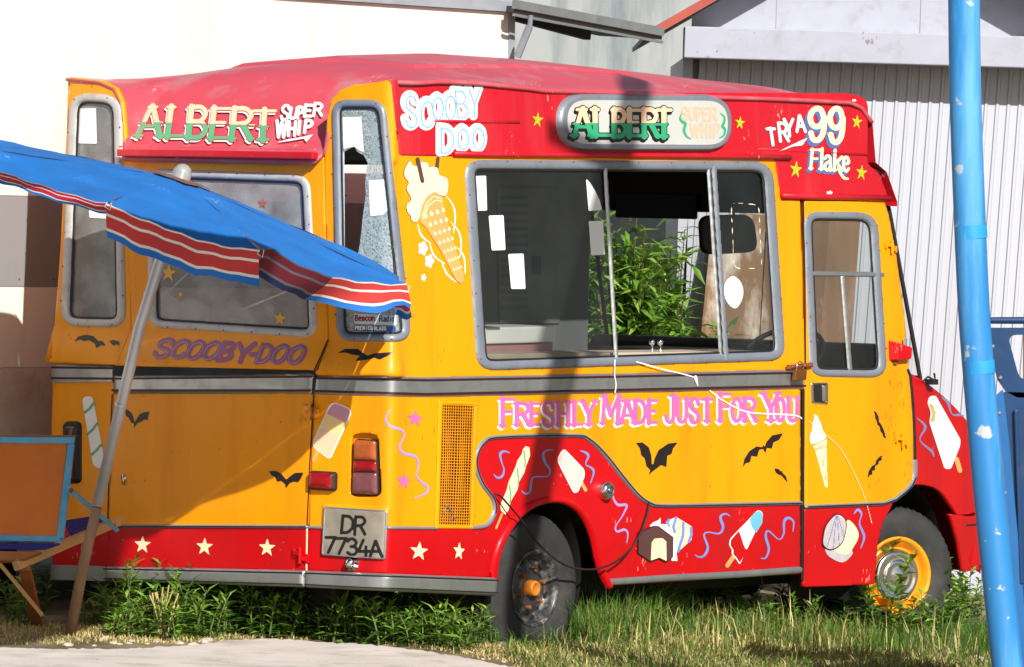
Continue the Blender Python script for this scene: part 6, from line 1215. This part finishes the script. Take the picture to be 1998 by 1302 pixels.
for m_ in (cloth, v_red, v_white, v_blue):
    N = m_.node_tree.nodes; L = m_.node_tree.links; b = N['Principled BSDF']; t = N.new('ShaderNodeBsdfTranslucent'); ms = N.new('ShaderNodeMixShader'); ms.inputs[0].default_value = .12
    t.inputs[0].default_value = b.inputs['Base Color'].default_value; L.new(b.outputs[0], ms.inputs[1]); L.new(t.outputs[0], ms.inputs[2]); L.new(ms.outputs[0], N['Material Output'].inputs[0])
def rimp(k, a):
    a0, a1 = angs[k], angs[(k+1) % 8]+(360 if k == 7 else 0); ang = a0+(a1-a0)*a; rr = 1-.075*math.sin(math.pi*a)*((a1-a0)/45)
    if k == 2: rr -= .13*math.exp(-((a-.16)/.10)**2)
    return ang, rr
for k in range(8):
    na, nr = 14, 16; v = []; f = []
    for j in range(nr+1):
        r = .07+.93*j/nr
        for i in range(na+1):
            a = i/na; ang, rr = rimp(k, a); sag = .050*math.sin(math.pi*a)**.8*r*r+.005*math.sin(13*r+7*a+k*2)*r+.004*math.sin(31*a+4*r*(k+1))*r
            v.append(cpoint(ang, r*(1-(1-rr)*r), sag))
    for j in range(nr):
        for i in range(na):
            q = (j*(na+1)+i, j*(na+1)+i+1, (j+1)*(na+1)+i+1, (j+1)*(na+1)+i)
            f.append(q)
    o = new_obj('canopy_panel', np.array(v), f, cloth, um)
    # valance
    H = {0: .050, 1: .160, 2: .15, 3: .14}.get(k, .16); rows = [(0, .05, 1), (.05, .28, 0), (.28, .36, 1), (.36, .72, 0), (.72, .80, 1), (.80, 1.0, 2)]
    cols_ = 18; v = []; f = []; fm = []; zs = [0]+[q[1] for q in rows]
    for i in range(cols_+1):
        a = i/cols_; ang, rr = rimp(k, a); p = cpoint(ang, 1-(1-rr), .050*math.sin(math.pi*a)**.8+.005*math.sin(13+7*a+k*2)+.004*math.sin(31*a+4*(k+1))); q = math.radians(ang); outw = fr_*math.cos(q)+rt_*math.sin(q)
        for zz in zs:
            fl_ = .035*math.sin(a*9+k*2+zz*2)*zz; curl = 0
            if k == 2: curl = -.16*zz*sm(.48-abs(a-.30), 0, .3)            # flap folded back under the rim
            if k == 0: curl = -.03*zz
            hh = H*(1-.25*math.sin(a*17+k)*.15)*(1 if k != 2 else (1-.55*float(sm(a, .75, .95))+.3*float(sm(a, .9, 1))))
            v.append(p+outw*(fl_+curl+.004)+np.array([0, 0, -1])*hh*zz+axis*.002)
    m0 = len(zs)
    for i in range(cols_):
        for j in range(m0-1): 
            if k == 3 and j == 5 and i in (5, 6, 11): continue
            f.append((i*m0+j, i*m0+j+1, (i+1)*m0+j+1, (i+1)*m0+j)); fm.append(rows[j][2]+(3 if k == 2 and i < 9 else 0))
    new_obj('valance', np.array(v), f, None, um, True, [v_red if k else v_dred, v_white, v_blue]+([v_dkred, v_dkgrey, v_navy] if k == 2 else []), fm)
# ribs, pole, crown
for k in range(8):
    mb = MB(); mb.tube([tuple(cpoint(angs[k], .05)-axis*.012), tuple(cpoint(angs[k], .5)-axis*.016), tuple(cpoint(angs[k], 1.0)-axis*.014)], .004, 6); mb.tube([tuple(apex-axis*.38), tuple(cpoint(angs[k], .52)-axis*.02)], .004, 6); mb.obj('rib', frame_grey, um)
steel = mat('grey_steel_tube', lin(200, 202, 208), .4, metal=.5, var=.1); oldwood = mat('old_wooden_pole', lin(150, 118, 92), .85, var=.3, vscale=10, streak=True)
p_mid = u_at(186, 1000, 29.80); p_t = apex-axis*.02; p_join = u_at(318, 492, 29.56); mb = MB(); mb.tube([tuple(p_t), tuple(p_join), tuple(u_at(272, 640, 29.63)), tuple(u_at(190, 985, 29.79))], [.024, .028, .028, .028], 14); mb.obj('upper_pole', steel, um, smooth=True)
mb = MB(); mb.tube([tuple(u_at(189, 990, 29.79)), tuple(u_at(160, 1115, 29.83)), (0, 0, -.12)], [.025, .027, .029], 12); mb.obj('wooden_pole', oldwood, um, smooth=True)
mb = MB(); mb.tube([tuple(u_at(293, 572, 29.605)), tuple(u_at(291, 578, 29.606))], .0300, 14); mb.tube([tuple(u_at(236, 788, 29.70)), tuple(u_at(234, 796, 29.70))], .0295, 14); mb.obj('pole_collar', steel, um, smooth=True)
axm = Matrix.Translation(Vector(apex))@Vector(axis).to_track_quat('Z', 'Y').to_matrix().to_4x4(); mb = MB(); mb.lathe([(.048, -.01), (.050, .004), (.046, .012), (.044, .040), (.034, .062), (.016, .074), (.001, .077)], 24, axm); mb.obj('finial', mat('clear_grey_plastic', lin(150, 152, 152), .3, var=.2, vscale=40), um, smooth=True)
v = [tuple(cpoint(q, .115+.016*math.sin(5*math.radians(q))+.012*math.sin(11*math.radians(q)))+axis*.010) for q in np.linspace(0, 360, 25)[:-1]]; v.append(tuple(apex+axis*.012)); new_obj('crown_patch', v, [(i, (i+1) % 24, 24) for i in range(24)], mat('torn_brown_patch', lin(120, 84, 76), .9, var=.4, vscale=20), um)
# loose threads at the rib tips
for k in (1, 2, 3):
    p = cpoint(angs[k], 1.0); mb = MB(); mb.tube([tuple(p), tuple(p+np.array([-.01, -.01, -.02])), tuple(p+np.array([.015, -.015, -.035])), tuple(p+np.array([.02, -.01, .0]))], .0025, 5); mb.obj('thread', v_white, um)
# ------------------------------------------------------------------ folding wooden seat at left
fs = empty('folding_seat', tuple(on_ground(np.array(70.), np.array(1232.), -.02)), 'wooden folding seat with orange panel in a light blue frame', 'folding seat'); fb = np.array(fs.location)
def q_(px, py, d): return tuple(at_depth(np.array(float(px)), np.array(float(py)), d)-fb)
lb_ = mat('light_blue_frame_paint', lin(84, 166, 206), .5, var=.15, vscale=12, dirt=lin(160, 150, 130), dirt_amt=.4, dirt_scale=14); or_ = mat('orange_panel_paint', lin(216, 112, 0), .5, var=.06, dirt=lin(150, 96, 40), dirt_amt=.3, dirt_scale=4); pw_ = mat('pale_pine', lin(206, 164, 110), .7, var=.2, vscale=6, dirt=lin(120, 84, 54), dirt_amt=.5, dirt_scale=6); rw_ = mat('reddish_timber', lin(160, 96, 48), .7, var=.25, vscale=8); navc = mat('navy_canvas', lin(36, 40, 128), .8, var=.1)
D0, D1 = 29.95, 30.10   # panel bottom, top depth (leans back)
def quad_box(name, pts, th, m, bev=.004):
    a = [np.array(q_(*p)) for p in pts]; n = np.cross(a[1]-a[0], a[3]-a[0]); n /= np.linalg.norm(n)
    if n[1] < 0: n = -n
    mb = MB(); mb.hexa([tuple(p) for p in a], [tuple(p+n*th) for p in a]); return mb.obj(name, m, fs, bevel=bev)
quad_box('back_panel', [(-250, 862, D1), (132, 862, D1), (112, 1048, D0), (-250, 1042, D0)], .02, or_)
quad_box('frame_rail', [(-250, 851, D1-.012), (146, 853, D1-.012), (144, 866, D1-.012), (-250, 864, D1-.012)], .035, lb_); quad_box('frame_rail', [(132, 866, D1-.012), (145, 866, D1-.012), (124, 1050, D0-.012), (110, 1050, D0-.012)], .035, lb_); quad_box('frame_rail', [(-250, 1040, D0-.012), (112, 1046, D0-.012), (123, 1058, D0-.012), (-250, 1052, D0-.012)], .035, lb_)
quad_box('edge_strip', [(-250, 845, D1-.01), (150, 850, D1-.01), (147, 853, D1-.01), (-250, 848, D1-.01)], .03, rw_)
quad_box('side_rail', [(33, 1090, 29.80), (240, 1006, 30.55), (244, 1022, 30.55), (40, 1112, 29.80)], .04, pw_); quad_box('front_rail', [(-250, 1072, 29.82), (82, 1076, 29.82), (36, 1094, 29.80), (-250, 1090, 29.80)], .04, rw_)
quad_box('seat_cloth', [(-250, 1055, 29.93), (118, 1060, 29.93), (90, 1070, 29.84), (-250, 1068, 29.84)], .01, navc); quad_box('seat_cloth', [(126, 1015, 30.1), (190, 1005, 30.5), (215, 1012, 30.5), (140, 1045, 30.05)], .01, navc)
mb = MB(); mb.bar(q_(136, 955, 29.92), q_(226, 1032, 30.30), .02, .045, (0, -1, 0)); br = mb.obj('brace', lb_, fs, bevel=.003)
for p in ((139, 957, 29.905), (222, 1027, 30.27)): mb = MB(); mb.lathe([(.012, 0), (.012, .008), (.003, .012)], 12, Matrix.Translation(q_(*p))@Vector((0, -1, 0)).to_track_quat('Z', 'Y').to_matrix().to_4x4()); mb.obj('bolt', rust, br)
gz = lambda px, py: tuple(on_ground(np.array(float(px)), np.array(float(py)), -.04)-fb)
mb = MB(); mb.bar(q_(48, 1106, 29.86), gz(76, 1232), .055, .04, (0, -1, 0)); mb.obj('leg', rw_, fs, bevel=.004); mb = MB(); mb.bar(q_(-2, 1098, 29.86), q_(82, 1200, 30.0), .018, .03, (0, -1, 0)); mb.obj('strut', pw_, fs, bevel=.002)
mb = MB(); mb.bar(q_(-220, 1106, 29.86), gz(-230, 1232), .055, .04, (0, -1, 0)); mb.obj('leg', rw_, fs, bevel=.004); mb = MB(); mb.bar(q_(-240, 1000, 30.9), gz(-240, 1190), .055, .04, (0, -1, 0)); mb.obj('leg', rw_, fs);
# ------------------------------------------------------------------ loose stones and debris
stone_m = mat('pale_limestone', lin(196, 184, 164), .95, var=.15, vscale=14, bump=.5, bscale=50)
def stone(px, py, s, label, group=None, m=stone_m, flat=.6):
    g = on_ground(np.array(float(px)), np.array(float(py)), -.02); bm = bmesh.new(); bmesh.ops.create_icosphere(bm, subdivisions=2, radius=s)
    for v in bm.verts: v.co = Vector((v.co.x*1.35, v.co.y, v.co.z*flat))*(1+random.uniform(-.18, .18))
    me = bpy.data.meshes.new('stone'); bm.to_mesh(me); bm.free(); me.materials.append(m); o = bpy.data.objects.new('stone', me); col.objects.link(o); o.location = (g[0], g[1], float(hgt(g[0], g[1]))+s*.15); o.rotation_euler = (0, 0, random.uniform(0, 6)); tag(o, label, 'stone', group)
stone(1838, 1238, .085, 'large pale flat stone in the grass near the blue pole'); stone(1885, 1262, .07, 'pale stone lying beside the largest one near the pole'); stone(1905, 1282, .06, 'low pale stone at the foot of the blue pole'); stone(1800, 1290, .03, 'small pale pebble in the straw grass')
for i in range(26):
    px_ = random.uniform(120, 420); stone(px_, random.uniform(1246, 1262), random.uniform(.008, .024), 'small pale rubble chip along the broken concrete edge', 'rubble chips by the concrete edge')
for i in range(14): stone(random.uniform(820, 1010), random.uniform(1282, 1300), random.uniform(.008, .02), 'small pale rubble chip by the rear wheel concrete edge', 'rubble chips by the rear wheel')
g = on_ground(np.array(1808.), np.array(1243.), 0.0); dbx = empty('crushed_can', (g[0], g[1], float(hgt(g[0], g[1]))+.03), 'crushed red and blue can in the grass by the stones', 'can'); mb = MB(); rotm = Matrix.Rotation(math.radians(80), 4, 'Y')@Matrix.Rotation(.4, 4, 'X'); mb.lathe([(.022, -.055), (.030, -.05), (.027, -.01), (.031, .02), (.026, .05), (.02, .055)], 14, rotm, close=True); mb.obj('can_body', red, dbx, smooth=True); mb = MB(); mb.lathe([(.0315, -.03), (.0285, -.01), (.031, .005)], 14, rotm); mb.obj('can_stripe', star_blue, dbx, smooth=True)
print('objects', len(bpy.data.objects), 'polys', sum(len(m.polygons) for m in bpy.data.meshes))
